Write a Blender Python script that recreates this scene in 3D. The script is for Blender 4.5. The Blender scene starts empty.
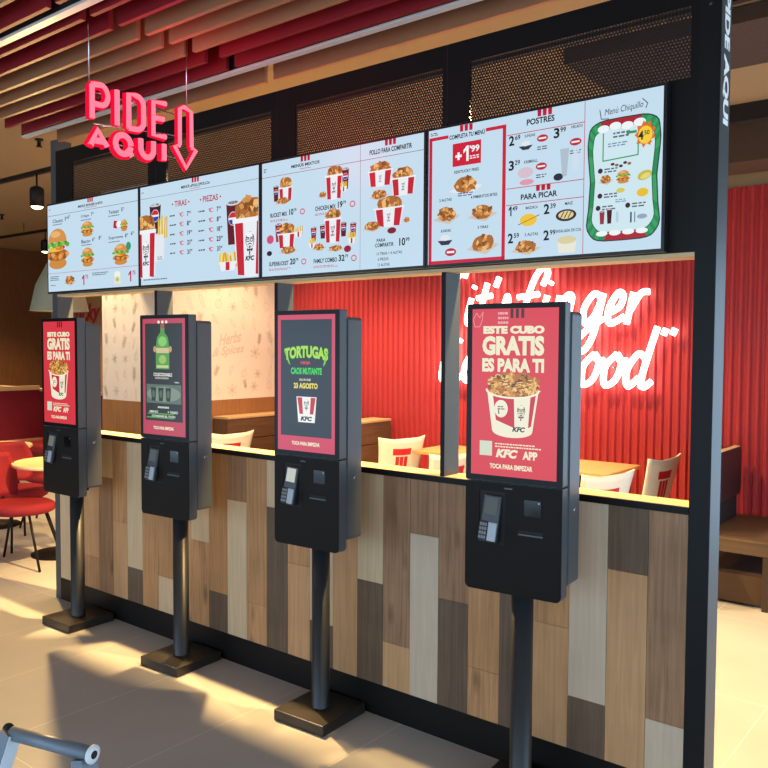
import bpy, bmesh, math, random
from mathutils import Vector, Matrix
PI = math.pi
SC = bpy.context.scene
COL = SC.collection

# ------------------------------------------------------------------ materials
def lin(c):
    return tuple(((v/255)/12.92 if v/255 <= .04045 else ((v/255+.055)/1.055)**2.4) for v in c)

_mats = {}
def mat(name, rgb, rough=.5, metal=0., spec=.5, bump=0., bscale=40., coat=0., var=0., vscale=6., stretch=(1, 1, 1)):
    """opaque procedural material; rgb 0-255 display colour"""
    if name in _mats: return _mats[name]
    m = bpy.data.materials.new(name); m.use_nodes = True
    nt = m.node_tree; b = nt.nodes['Principled BSDF']
    c = lin(rgb)
    b.inputs['Base Color'].default_value = (*c, 1); b.inputs['Roughness'].default_value = rough
    b.inputs['Metallic'].default_value = metal; b.inputs['Specular IOR Level'].default_value = spec
    b.inputs['Coat Weight'].default_value = coat
    if var or bump:
        tc = nt.nodes.new('ShaderNodeTexCoord'); mp = nt.nodes.new('ShaderNodeMapping')
        mp.inputs['Scale'].default_value = stretch
        nt.links.new(tc.outputs['Object'], mp.inputs[0])
    if var:
        n = nt.nodes.new('ShaderNodeTexNoise'); n.inputs['Scale'].default_value = vscale; n.inputs['Detail'].default_value = 6
        nt.links.new(mp.outputs[0], n.inputs[0])
        mx = nt.nodes.new('ShaderNodeMix'); mx.data_type = 'RGBA'
        mx.inputs[6].default_value = (*[v*(1-var) for v in c], 1); mx.inputs[7].default_value = (*[min(1, v*(1+var)) for v in c], 1)
        nt.links.new(n.outputs[0], mx.inputs[0]); nt.links.new(mx.outputs[2], b.inputs['Base Color'])
    if bump:
        n2 = nt.nodes.new('ShaderNodeTexNoise'); n2.inputs['Scale'].default_value = bscale
        nt.links.new(mp.outputs[0], n2.inputs[0])
        bp = nt.nodes.new('ShaderNodeBump'); bp.inputs['Strength'].default_value = bump; bp.inputs['Distance'].default_value = .01
        nt.links.new(n2.outputs[0], bp.inputs['Height']); nt.links.new(bp.outputs[0], b.inputs['Normal'])
    _mats[name] = m
    return m

def glow(name, rgb, strength=1., sample='NONE', gloss=True):
    """self-lit material of a screen, lamp or neon tube"""
    if name in _mats: return _mats[name]
    m = bpy.data.materials.new(name); m.use_nodes = True
    b = m.node_tree.nodes['Principled BSDF']
    b.inputs['Base Color'].default_value = (.003, .003, .003, 1)
    b.inputs['Roughness'].default_value = .22 if gloss else .6
    b.inputs['Specular IOR Level'].default_value = .35 if gloss else 0
    b.inputs['Emission Color'].default_value = (*lin(rgb), 1); b.inputs['Emission Strength'].default_value = strength
    try: m.cycles.emission_sampling = sample
    except Exception: pass
    _mats[name] = m
    return m

def wood(name, rgb, var=.22, knots=0., rough=.55, scale=1., axis='Z'):
    """board wood: grain streaks along one axis, optional knots"""
    if name in _mats: return _mats[name]
    m = bpy.data.materials.new(name); m.use_nodes = True
    nt = m.node_tree; b = nt.nodes['Principled BSDF']; b.inputs['Roughness'].default_value = rough
    b.inputs['Specular IOR Level'].default_value = .3
    c = lin(rgb)
    tc = nt.nodes.new('ShaderNodeTexCoord'); mp = nt.nodes.new('ShaderNodeMapping')
    s = {'X': (1.2, 30, 30), 'Y': (30, 1.2, 30), 'Z': (30, 30, 1.2)}[axis]
    mp.inputs['Scale'].default_value = tuple(v*scale for v in s)
    nt.links.new(tc.outputs['Object'], mp.inputs[0])
    n = nt.nodes.new('ShaderNodeTexNoise'); n.inputs['Scale'].default_value = 2.2; n.inputs['Detail'].default_value = 8; n.inputs['Distortion'].default_value = .6
    nt.links.new(mp.outputs[0], n.inputs[0])
    n3 = nt.nodes.new('ShaderNodeTexNoise'); n3.inputs['Scale'].default_value = 5.; n3.inputs['Detail'].default_value = 3
    nt.links.new(tc.outputs['Object'], n3.inputs[0])
    ad = nt.nodes.new('ShaderNodeMath'); ad.operation = 'MULTIPLY_ADD'; ad.inputs[1].default_value = .45
    nt.links.new(n3.outputs[0], ad.inputs[0]); nt.links.new(n.outputs[0], ad.inputs[2])
    rp = nt.nodes.new('ShaderNodeValToRGB')
    rp.color_ramp.elements[0].position = .48; rp.color_ramp.elements[1].position = .95
    rp.color_ramp.elements[0].color = (*[v*(1-var*1.3) for v in c], 1)
    rp.color_ramp.elements[1].color = (*[min(1, v*(1+var)) for v in c], 1)
    nt.links.new(ad.outputs[0], rp.inputs[0])
    out = rp.outputs[0]
    if knots:
        v = nt.nodes.new('ShaderNodeTexVoronoi'); v.inputs['Scale'].default_value = 5.5
        mp2 = nt.nodes.new('ShaderNodeMapping'); mp2.inputs['Scale'].default_value = (1.6, 1.6, .55)
        nt.links.new(tc.outputs['Object'], mp2.inputs[0]); nt.links.new(mp2.outputs[0], v.inputs[0])
        r2 = nt.nodes.new('ShaderNodeValToRGB')
        r2.color_ramp.elements[0].position = .05; r2.color_ramp.elements[1].position = .22
        r2.color_ramp.elements[0].color = (1-knots, 1-knots, 1-knots, 1); r2.color_ramp.elements[1].color = (1, 1, 1, 1)
        nt.links.new(v.outputs['Distance'], r2.inputs[0])
        mx = nt.nodes.new('ShaderNodeMix'); mx.data_type = 'RGBA'; mx.blend_type = 'MULTIPLY'; mx.inputs[0].default_value = 1
        nt.links.new(out, mx.inputs[6]); nt.links.new(r2.outputs[0], mx.inputs[7]); out = mx.outputs[2]
    nt.links.new(out, b.inputs['Base Color'])
    _mats[name] = m
    return m

def math_node(nt, op, a, b=None, c=None):
    n = nt.nodes.new('ShaderNodeMath'); n.operation = op
    for i, v in enumerate((a, b, c)):
        if v is None: continue
        if isinstance(v, (int, float)): n.inputs[i].default_value = v
        else: nt.links.new(v, n.inputs[i])
    return n.outputs[0]

def floor_material():
    m = bpy.data.materials.new('floor_tiles'); m.use_nodes = True
    nt = m.node_tree; b = nt.nodes['Principled BSDF']
    tc = nt.nodes.new('ShaderNodeTexCoord'); sp = nt.nodes.new('ShaderNodeSeparateXYZ'); nt.links.new(tc.outputs['Object'], sp.inputs[0])
    def lines(o, pitch, off):
        f = math_node(nt, 'FRACT', math_node(nt, 'DIVIDE', math_node(nt, 'SUBTRACT', o, off), pitch))
        d = math_node(nt, 'ABSOLUTE', math_node(nt, 'SUBTRACT', f, .5))
        return math_node(nt, 'GREATER_THAN', d, .5-.0022/pitch)
    g = math_node(nt, 'MAXIMUM', lines(sp.outputs[0], .605, 1.615), lines(sp.outputs[1], 1.21, .04))
    n = nt.nodes.new('ShaderNodeTexNoise'); n.inputs['Scale'].default_value = 1.3; n.inputs['Detail'].default_value = 7
    nt.links.new(tc.outputs['Object'], n.inputs[0])
    rp = nt.nodes.new('ShaderNodeValToRGB')
    rp.color_ramp.elements[0].position = .3; rp.color_ramp.elements[1].position = .75
    rp.color_ramp.elements[0].color = (*lin((172, 170, 167)), 1); rp.color_ramp.elements[1].color = (*lin((190, 187, 182)), 1)
    nt.links.new(n.outputs[0], rp.inputs[0])
    mx = nt.nodes.new('ShaderNodeMix'); mx.data_type = 'RGBA'
    nt.links.new(g, mx.inputs[0]); nt.links.new(rp.outputs[0], mx.inputs[6]); mx.inputs[7].default_value = (*lin((214, 210, 202)), 1)
    nt.links.new(mx.outputs[2], b.inputs['Base Color'])
    b.inputs['Roughness'].default_value = .42; b.inputs['Specular IOR Level'].default_value = .35
    return m

def perforated_material():
    m = bpy.data.materials.new('perforated_metal'); m.use_nodes = True
    nt = m.node_tree; b = nt.nodes['Principled BSDF']; out = nt.nodes['Material Output']
    b.inputs['Base Color'].default_value = (*lin((52, 44, 40)), 1); b.inputs['Roughness'].default_value = .45; b.inputs['Metallic'].default_value = .6
    tc = nt.nodes.new('ShaderNodeTexCoord'); sp = nt.nodes.new('ShaderNodeSeparateXYZ'); nt.links.new(tc.outputs['Object'], sp.inputs[0])
    P = .0125; R = .25
    def grid(ox, oz):
        fx = math_node(nt, 'SUBTRACT', math_node(nt, 'FRACT', math_node(nt, 'ADD', math_node(nt, 'DIVIDE', sp.outputs[0], P), 100+ox)), .5)
        fz = math_node(nt, 'SUBTRACT', math_node(nt, 'FRACT', math_node(nt, 'ADD', math_node(nt, 'DIVIDE', sp.outputs[2], P*1.732), 100+oz)), .5)
        fz = math_node(nt, 'MULTIPLY', fz, 1.732)
        d = math_node(nt, 'SQRT', math_node(nt, 'ADD', math_node(nt, 'MULTIPLY', fx, fx), math_node(nt, 'MULTIPLY', fz, fz)))
        return math_node(nt, 'LESS_THAN', d, R)
    hole = math_node(nt, 'MAXIMUM', grid(0, 0), grid(.5, .5))
    tr = nt.nodes.new('ShaderNodeBsdfTransparent'); ms = nt.nodes.new('ShaderNodeMixShader')
    nt.links.new(hole, ms.inputs[0]); nt.links.new(b.outputs[0], ms.inputs[1]); nt.links.new(tr.outputs[0], ms.inputs[2])
    nt.links.new(ms.outputs[0], out.inputs['Surface'])
    return m

# ------------------------------------------------------------------ mesh builder
class MB:
    def __init__(s): s.bm = bmesh.new(); s.mats = []; s.cur = 0; s.M = Matrix.Identity(4)
    def use(s, m):
        if m not in s.mats: s.mats.append(m)
        s.cur = s.mats.index(m); return s
    def face(s, pts):
        vs = [s.bm.verts.new(s.M @ Vector(p)) for p in pts]
        try:
            f = s.bm.faces.new(vs); f.material_index = s.cur; return f
        except ValueError: return None
    def box(s, x0, x1, y0, y1, z0, z1, bevel=0., seg=2):
        c = [(x0, y0, z0), (x1, y0, z0), (x1, y1, z0), (x0, y1, z0), (x0, y0, z1), (x1, y0, z1), (x1, y1, z1), (x0, y1, z1)]
        v = [s.bm.verts.new(s.M @ Vector(p)) for p in c]
        fs = []
        for q in ((3, 2, 1, 0), (4, 5, 6, 7), (0, 1, 5, 4), (1, 2, 6, 5), (2, 3, 7, 6), (3, 0, 4, 7)):
            f = s.bm.faces.new([v[i] for i in q]); f.material_index = s.cur; fs.append(f)
        if bevel:
            es = list({e for f in fs for e in f.edges})
            r = bmesh.ops.bevel(s.bm, geom=es, offset=bevel, segments=seg, profile=.5, affect='EDGES')
            for f in r['faces']: f.material_index = s.cur
        return s
    def loft(s, rings, cap=True, closed=True, smooth=True):
        R = [[s.bm.verts.new(s.M @ Vector(p)) for p in r] for r in rings]
        n = len(R[0])
        for a, b in zip(R, R[1:]):
            for i in range(n if closed else n-1):
                j = (i+1) % n
                f = s.bm.faces.new((a[i], a[j], b[j], b[i])); f.material_index = s.cur; f.smooth = smooth
        if cap and closed:
            for r in (list(reversed(R[0])), R[-1]):
                try:
                    f = s.bm.faces.new(r); f.material_index = s.cur
                except ValueError: pass
        return s
    def lathe(s, prof, n=32, c=(0, 0, 0), cap=True):
        return s.loft([[(c[0]+r*math.cos(2*PI*i/n), c[1]+r*math.sin(2*PI*i/n), c[2]+z) for i in range(n)] for r, z in prof], cap)
    def tube(s, pts, r, n=8, cap=True, smooth_path=0):
        pts = [Vector(p) for p in pts]
        if smooth_path: pts = catmull(pts, smooth_path)
        rings = []; prev = None
        for i, p in enumerate(pts):
            t = (pts[min(i+1, len(pts)-1)]-pts[max(i-1, 0)]).normalized()
            if prev is None:
                a = Vector((0, 0, 1)) if abs(t.z) < .9 else Vector((1, 0, 0))
                x = t.cross(a).normalized()
            else:
                x = (prev - t*prev.dot(t)).normalized()
            y = t.cross(x); prev = x
            rr = r[i] if isinstance(r, (list, tuple)) else r
            rings.append([p+x*math.cos(2*PI*k/n)*rr+y*math.sin(2*PI*k/n)*rr for k in range(n)])
        return s.loft(rings, cap)
    def prism(s, outline, d0, d1, plane='XZ'):
        """outline extruded along the third axis (counter-clockwise seen from -Y for XZ)"""
        def P(a, b, d): return {'XZ': (a, d, b), 'XY': (a, b, d), 'YZ': (d, a, b)}[plane]
        return s.loft([[P(a, b, d0) for a, b in outline], [P(a, b, d1) for a, b in outline]], smooth=False)
    def sphere(s, c, r, sq=(1, 1, 1), nu=16, nv=10):
        return s.loft([[(c[0]+r*sq[0]*math.sin(PI*(k+.02)/(nv+.04))*math.cos(2*PI*i/nu), c[1]+r*sq[1]*math.sin(PI*(k+.02)/(nv+.04))*math.sin(2*PI*i/nu),
                         c[2]-r*sq[2]*math.cos(PI*(k+.02)/(nv+.04))) for i in range(nu)] for k in range(nv+1)])
    def build(s, name, m=None, parent=None, loc=None, recalc=True, smooth_angle=None):
        if recalc: bmesh.ops.recalc_face_normals(s.bm, faces=s.bm.faces[:])
        me = bpy.data.meshes.new(name); s.bm.to_mesh(me); s.bm.free()
        for x in ([m] if m is not None and not s.mats else s.mats): me.materials.append(x)
        o = bpy.data.objects.new(name, me); COL.objects.link(o)
        if parent is not None: o.parent = parent
        if loc is not None: o.location = loc
        return o

def catmull(pts, k=6):
    out = []
    for i in range(len(pts)-1):
        p0, p1, p2, p3 = pts[max(i-1, 0)], pts[i], pts[i+1], pts[min(i+2, len(pts)-1)]
        for j in range(k):
            t = j/k
            out.append(.5*((2*p1)+(p2-p0)*t+(2*p0-5*p1+4*p2-p3)*t*t+(3*p1-p0-3*p2+p3)*t**3))
    out.append(pts[-1]); return out

def tag(o, label, cat, group=None):
    o['label'] = label; o['category'] = cat
    if group: o['group'] = group
    return o
def thing(name, label, cat, loc=(0, 0, 0), rz=0., group=None):
    o = bpy.data.objects.new(name, None); COL.objects.link(o); o.empty_display_size = .1
    o.location = loc; o.rotation_euler = (0, 0, rz)
    return tag(o, label, cat, group)
def struct(o): o['kind'] = 'structure'; return o
def dup(root, loc, rz, label, group=None):
    r = root.copy(); COL.objects.link(r); r.location = loc; r.rotation_euler = (0, 0, rz); r['label'] = label
    if group: r['group'] = group
    for ch in list(root.children):
        c = ch.copy(); COL.objects.link(c); c.parent = r
        for g in list(ch.children):
            d = g.copy(); COL.objects.link(d); d.parent = c
    return r

# ------------------------------------------------------------------ flat graphics (screens, lettering)
_glyphs = {}
def glyph_mesh(s, bold=.0, shear=0.):
    k = (s, bold, shear)
    if k not in _glyphs:
        cu = bpy.data.curves.new('txt', 'FONT'); cu.body = s; cu.offset = bold; cu.shear = shear; cu.resolution_u = 3
        ob = bpy.data.objects.new('txt', cu); COL.objects.link(ob)
        dg = bpy.context.evaluated_depsgraph_get(); me = bpy.data.meshes.new_from_object(ob.evaluated_get(dg))
        vs = [(v.co.x, v.co.y) for v in me.vertices]; fs = [tuple(p.vertices) for p in me.polygons]
        bpy.data.objects.remove(ob); bpy.data.curves.remove(cu); bpy.data.meshes.remove(me)
        xs = [v[0] for v in vs]; ys = [v[1] for v in vs]
        x0, x1, y0, y1 = min(xs), max(xs), min(ys), max(ys)
        _glyphs[k] = ([((x-x0)/max(x1-x0, 1e-6)-.5, (y-y0)/max(y1-y0, 1e-6)-.5) for x, y in vs], fs)
    return _glyphs[k]

INK = (28, 30, 40); WHITE = (240, 244, 246); RED = (186, 26, 52); BG = (196, 221, 238)
class Art:
    """one flat multi-coloured sheet; u to the right, v up, faces -Y; later layers sit a hair in front"""
    def __init__(s, scale, ox, oz, y=0., strength=1., step=.00022, matf=None):
        s.mb = MB(); s.k = scale; s.ox = ox; s.oz = oz; s.y = y; s.L = 1; s.st = strength; s.step = step; s.matf = matf
    def _m(s, c, sample='NONE'):
        if s.matf: return s.mb.use(s.matf(c))
        s.mb.use(glow('screen_%02x%02x%02x_%s_%g' % (*[int(v) for v in c], sample[0], s.st), c, s.st, sample))
    def P(s, u, v): return (s.ox+u*s.k, s.y-s.L*s.step, s.oz+v*s.k)
    def at(s, L): s.L = L; return s
    clip = None
    def poly(s, pts, c, sample='NONE'):
        s._m(c, sample)
        if s.clip:
            for ax, lim, sg in ((0, s.clip[0], 1), (0, s.clip[2], -1), (1, s.clip[1], 1), (1, s.clip[3], -1)):
                out = []
                for i, p in enumerate(pts):
                    q = pts[i-1]; dp, dq = sg*(p[ax]-lim), sg*(q[ax]-lim)
                    if (dp >= 0) != (dq >= 0):
                        t = dq/(dq-dp); out.append((q[0]+(p[0]-q[0])*t, q[1]+(p[1]-q[1])*t))
                    if dp >= 0: out.append(p)
                pts = out
                if len(pts) < 3: return s
        s.mb.face([s.P(*p) for p in pts]); return s
    def rect(s, u0, v0, u1, v1, c, sample='NONE'): return s.poly([(u0, v0), (u1, v0), (u1, v1), (u0, v1)], c, sample)
    def ell(s, u, v, a, b, c, n=20, jit=0., rnd=None, rot=0.):
        pts = []
        for i in range(n):
            t = 2*PI*i/n; k = 1+(rnd.uniform(-jit, jit) if rnd else 0)
            x, y = a*math.cos(t)*k, b*math.sin(t)*k
            pts.append((u+x*math.cos(rot)-y*math.sin(rot), v+x*math.sin(rot)+y*math.cos(rot)))
        return s.poly(pts, c)
    def line(s, pts, w, c, closed=False):
        s._m(c); n = len(pts); w /= 2
        for i in range(n if closed else n-1):
            (x0, y0), (x1, y1) = pts[i], pts[(i+1) % n]
            d = math.hypot(x1-x0, y1-y0) or 1; nx, ny = -(y1-y0)/d*w, (x1-x0)/d*w; ex, ey = (x1-x0)/d*w*.6, (y1-y0)/d*w*.6
            s.poly([(x0+nx-ex, y0+ny-ey), (x0-nx-ex, y0-ny-ey), (x1-nx+ex, y1-ny+ey), (x1+nx+ex, y1+ny+ey)], c)
        return s
    def text(s, t, u, v, w, h, c, bold=.02, shear=0., arch=None, rot=0.):
        if t == '1': return s.poly([(u+w*x, v+h*y) for x, y in ((.06, -.5), (.5, -.5), (.5, .5), (.12, .5), (-.5, .24), (-.5, .02), (.06, .22))], c)
        vs, fs = glyph_mesh(t, bold, shear); s._m(c)
        def f(x, y):
            a, b = x*w, y*h
            if arch: b += arch(x, y)
            return s.P(u+a*math.cos(rot)-b*math.sin(rot), v+a*math.sin(rot)+b*math.cos(rot))
        bv = [s.mb.bm.verts.new(f(x, y)) for x, y in vs]
        for q in fs:
            try: g = s.mb.bm.faces.new([bv[i] for i in q]); g.material_index = s.mb.cur
            except ValueError: pass
        return s
    # --- pictures on the menus
    def stripes(s, u, v, w, h, c=RED):
        for k in (-1, 0, 1):
            a = u+k*w*.36
            s.poly([(a-w*.12, v-h/2), (a+w*.12, v-h/2), (a+w*.14, v+h/2), (a-w*.14, v+h/2)], c)
        return s
    def head(s, u, v, h, c=INK, bg=WHITE, word=True):
        """line emblem: hair, spectacles, goatee and string tie above three letters"""
        L0 = s.L
        s.at(L0).ell(u, v+h*.12, h*.20, h*.26, c, 18); s.at(L0+1).ell(u, v+h*.10, h*.17, h*.23, bg, 18)
        s.at(L0+2).ell(u-h*.03, v+h*.30, h*.17, h*.07, bg, 12)
        s.line([(u-h*.14, v+h*.15), (u-h*.03, v+h*.15), (u-h*.03, v+h*.07), (u-h*.13, v+h*.07)], h*.025, c, True)
        s.line([(u+h*.14, v+h*.15), (u+h*.03, v+h*.15), (u+h*.03, v+h*.07), (u+h*.13, v+h*.07)], h*.025, c, True)
        s.line([(u-h*.16, v+h*.2), (u-h*.03, v+h*.185)], h*.03, c); s.line([(u+h*.16, v+h*.2), (u+h*.03, v+h*.185)], h*.03, c)
        s.line([(u-h*.09, v-.02*h), (u, v+.015*h), (u+h*.09, v-.02*h)], h*.03, c)
        s.poly([(u-h*.05, v-h*.06), (u+h*.05, v-h*.06), (u, v-h*.16)], c)
        s.poly([(u-h*.15, v-h*.14), (u, v-h*.17), (u-h*.1, v-h*.25)], c); s.poly([(u+h*.15, v-h*.14), (u, v-h*.17), (u+h*.1, v-h*.25)], c)
        s.line([(u, v-h*.17), (u-.01*h, v-h*.34)], h*.05, c)
        if word: s.text('KFC', u, v-h*.45, h*.42, h*.15, c, .05, .25)
        s.at(L0); return s
    def chicken(s, u, v, w, h, seed=1, n=None, pal=((172, 106, 50), (212, 148, 82), (236, 186, 116), (134, 78, 36))):
        r = random.Random(seed); L0 = s.L; n = int((n or 16)*1.8)
        s.ell(u, v, w*.44, h*.40, pal[0], 16, .15, r)
        for i in range(n):
            a = r.uniform(0, 2*PI); q = math.sqrt(r.random())
            x, y = u+w*.38*q*math.cos(a), v+h*.34*q*math.sin(a)
            s.at(L0+1+(i % 3)).ell(x, y, w*r.uniform(.05, .115), h*r.uniform(.06, .13), pal[i % 4], 8, .3, r, r.uniform(0, 3))
        s.at(L0); return s
    def bucket(s, u, v, w, h, seed=1, taper=.8, heap=.38, marks=True, rim=True, pal=None, lip=(238, 242, 246), shell=(232, 238, 244), red=(196, 34, 52)):
        """striped cardboard bucket heaped with chicken; (u,v) is the centre of the bucket's shell"""
        L0 = s.L; t = v+h/2; b = v-h/2; a = w/2; c = a*taper
        s.chicken(u, t+h*heap*.35, w*1.0, h*heap*1.5, seed, 18, *( [pal] if pal else []))
        s.at(L0+4)
        bot = [(u+c*math.cos(PI+PI*k/8), b+h*.10*math.sin(PI+PI*k/8)) for k in range(9)]
        s.poly(bot+[(u+a, t), (u-a, t)], shell)
        s.at(L0+5)
        for x0, x1 in ((-.92, -.42), (.42, .92)):
            s.poly([(u+c*x0, b-h*.05), (u+c*x1, b-h*.07), (u+a*x1, t), (u+a*x0, t)], red)
        if marks: s.at(L0+6); s.head(u, v+h*.04, h*.62)
        s.at(L0+9)
        if rim: s.poly([(u-a*1.05, t-h*.04), (u+a*1.05, t-h*.04), (u+a*1.05, t+h*.05), (u-a*1.05, t+h*.05)], lip)
        s.at(L0); return s
    def fries(s, u, v, w, h, seed=1, box=True):
        r = random.Random(seed); L0 = s.L
        for i in range(12):
            x = u+w*(-.42+.84*i/11); y = v+h*r.uniform(-.1, .12); k = w*.045; d = r.uniform(-.1, .1)*w
            s.at(L0+i % 3).poly([(x-k, v-h*.3), (x+k, v-h*.3), (x+k+d, y+h*.38), (x-k+d, y+h*.38)], ((238, 200, 70), (250, 222, 110), (214, 164, 44))[i % 3])
        if box: s.at(L0+4).poly([(u-w*.32, v-h*.5), (u+w*.32, v-h*.5), (u+w*.46, v-h*.02), (u-w*.46, v-h*.02)], (236, 238, 240)); s.at(L0+5).rect(u-w*.1, v-h*.47, u+w*.1, v-h*.04, (196, 34, 52))
        s.at(L0); return s
    def tray(s, u, v, w, h, seed=1, paper=(206, 196, 184)):
        L0 = s.L
        s.poly([(u-w*.5, v-h*.18), (u+w*.1, v-h*.42), (u+w*.5, v-h*.05), (u-w*.1, v+h*.15)], paper)
        s.at(L0+1).chicken(u, v+h*.06, w*.78, h*.85, seed, 14); s.at(L0); return s
    def burger(s, u, v, w, h, seed=1):
        r = random.Random(seed); L0 = s.L
        s.ell(u, v-h*.36, w*.40, h*.14, (206, 140, 66), 16)
        s.at(L0+1).ell(u, v-h*.14, w*.48, h*.15, (172, 98, 40), 16, .1, r)
        for i in range(9): s.at(L0+2).ell(u+w*(-.42+.105*i), v-h*(.16+.04*(i % 2)), w*.09, h*.07, ((208, 134, 62), (150, 80, 30), (226, 160, 84))[i % 3], 8, .2, r)
        s.at(L0+3).ell(u-w*.05, v+.0*h, w*.36, h*.07, (236, 190, 70), 12, .2, r)
        s.ell(u+w*.12, v+.03*h, w*.22, h*.07, (206, 60, 44), 12)
        for i in range(10): s.at(L0+4).ell(u+w*(-.44+.098*i), v+h*(.09+.03*(i % 3)), w*.09, h*.07, ((96, 168, 60), (140, 200, 84), (70, 136, 48))[i % 3], 8, .25, r)
        s.at(L0+5).poly([(u+w*.42*math.cos(PI*k/12), v+h*.17+h*.33*math.sin(PI*k/12)) for k in range(13)], (212, 146, 78))
        s.at(L0+6).ell(u-w*.08, v+h*.36, w*.22, h*.08, (232, 180, 112), 14)
        s.at(L0); return s
    def cup(s, u, v, w, h, c=(96, 26, 40), ball=True):
        L0 = s.L
        s.poly([(u-w*.36, v-h/2), (u+w*.36, v-h/2), (u+w*.5, v+h*.42), (u-w*.5, v+h*.42)], c)
        s.at(L0+1).ell(u, v+h*.43, w*.5, h*.06, (210, 216, 224), 14); s.ell(u, v+h*.44, w*.38, h*.035, (60, 40, 40), 14)
        if ball:
            s.at(L0+2).ell(u, v+h*.08, w*.34, w*.34, (238, 240, 244), 16)
            s.at(L0+3).poly([(u+w*.30*math.cos(PI*k/8), v+h*.08+w*.05+w*.26*math.sin(PI*k/8)) for k in range(9)], (206, 40, 56))
            s.poly([(u+w*.30*math.cos(PI+PI*k/8), v+h*.08-w*.05+w*.26*math.sin(PI+PI*k/8)) for k in range(9)], (40, 70, 160))
        s.at(L0); return s
    def price(s, t, u, v, h, c=INK, sup='99'):
        wd = sum(.34 if k == '1' else .62 for k in t)*h; s.text(t, u, v, wd, h, c, .03); s.text(sup, u+wd/2+h*.38, v+h*.24, h*.6, h*.5, c, .02); return s
    def small(s, u, v, w, n=1, h=.09, c=(90, 96, 112)):
        """lines of print too small to read in the photograph: rules of word-length dashes"""
        r = random.Random(int(u*31+v*17)); y = v
        for k in range(n):
            x = u
            while x < u+w*r.uniform(.75, 1):
                d = r.uniform(.12, .35); s.rect(x, y, min(x+d, u+w), y+h, c); x += d+.07
            y -= h*2
        return s
    def build(s, name, parent): return s.mb.build(name, None, parent, recalc=False)

def art_round(pts_outer, pts_inner):   # helper for frames: quads between two equally long loops
    n = len(pts_outer)
    return [[pts_outer[i], pts_outer[(i+1) % n], pts_inner[(i+1) % n], pts_inner[i]] for i in range(n)]

# ------------------------------------------------------------------ palette
BLACK = mat('black_powder_coat', (19, 15, 14), .5, 0, .2)
CASE = mat('kiosk_anthracite', (80, 85, 90), .42, .0, .55)
FRONT = mat('kiosk_black_front', (20, 14, 10), .5, 0, .16)
BEZEL = mat('bezel_glass', (8, 7, 7), .3, 0, .2)
POSTM = mat('post_grey', (66, 72, 76), .45, 0, .4)
DARK = mat('dark_void', (16, 15, 15), .7)
STEEL = mat('chrome', (190, 194, 198), .22, 1)
BEIGE_CEIL = mat('ceiling_paint', (150, 130, 102), .9, 0, .1, var=.05, vscale=1.2)
SLAT_RED = mat('slat_red', (126, 18, 26), .6, 0, .3, var=.08, vscale=9)
SLAT_BEIGE = mat('slat_beige', (148, 100, 68), .6, 0, .3, var=.1, vscale=9)
RAILW = mat('rail_white', (206, 200, 194), .45)
REDWALL = mat('red_corrugated', (182, 56, 60), .45, 0, .4)
CREAM = mat('cream_wallpaper', (238, 226, 212), .85, 0, .1, var=.04, vscale=3)
LIGHTWOOD = wood('light_oak', (214, 172, 118), .12, axis='Y')
LEDGEWOOD = wood('ledge_oak', (206, 178, 138), .10, axis='X')
TANWOOD = wood('wainscot_tan', (158, 112, 70), .16, axis='Z')
BROWNWOOD = wood('brown_panel', (116, 76, 46), .16, axis='Z')
BOOTHWOOD = wood('booth_walnut', (104, 78, 58), .2, axis='Y')
BOOTHTOP = wood('booth_top_oak', (206, 172, 130), .1, axis='Y')
WHITEPL = mat('white_shell', (232, 226, 214), .45)
REDFAB = mat('red_upholstery', (128, 32, 42), .75, 0, .2, bump=.15, bscale=160)
REDLOGO = mat('red_print', (196, 28, 44), .5)

# ------------------------------------------------------------------ setting
fl = MB(); fl.box(-8, 9, -6, 4.5, -.1, 0); struct(fl.build('floor', floor_material()))
ce = MB(); ce.box(-8.1, 9, -6, 4.6, 3.2, 3.3); struct(ce.build('ceiling', BEIGE_CEIL))
w = MB(); w.box(-8.1, -8, -6, 4.6, 0, 3.2); struct(w.build('wall_left', BROWNWOOD))
w = MB(); w.box(-8, -1.5, 4.5, 4.6, 0, 3.2); struct(w.build('wall_back', mat('tan_plaster', (190, 140, 88), .85, var=.06)))
# red corrugated wall: one folded sheet with real depth, plain beige wall above it
w = MB(); pts = []
x = -1.5
while x < 4.3:
    for dx, dy in ((0, 0), (.018, 0), (.03, .02), (.052, .02)): pts.append((x+dx, 3.58+dy))
    x += .064
pts.append((4.3, 3.58))
w.use(REDWALL); w.loft([[(a, b, 0) for a, b in pts], [(a, b, 2.84) for a, b in pts]], cap=False, closed=False, smooth=False)
w.use(BEIGE_CEIL); w.box(-1.5, 4.3, 3.605, 3.7, 0, 3.2)
struct(w.build('wall_right', None))
# cream block: two papered faces over wood wainscot
w = MB(); w.use(CREAM); w.box(-2.47, -1.5, 1.95, 4.5, 1.108, 3.2)
w.use(TANWOOD); w.box(-2.475, -1.495, 1.945, 4.5, .08, 1.108)
w.use(BLACK); w.box(-2.47, -1.5, 1.95, 4.5, 0, .08)
struct(w.build('wall_cream', None))

# unseen walls around the camera, openings and lintels shaped to control the daylight
PLASTER = mat('front_plaster', (150, 138, 122), .9)
w = MB(); w.box(-8, -5, -6.1, -6, 0, 3.2); w.box(-5, 9, -6.1, -6, 2.35, 3.2); struct(w.build('wall_front_unseen', PLASTER))
w = MB(); w.box(9, 9.1, -6, 4.5, 2.35, 3.2); w.box(4.3, 9, 3.6, 3.7, 2.35, 3.2); struct(w.build('wall_east_unseen', PLASTER))

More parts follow.
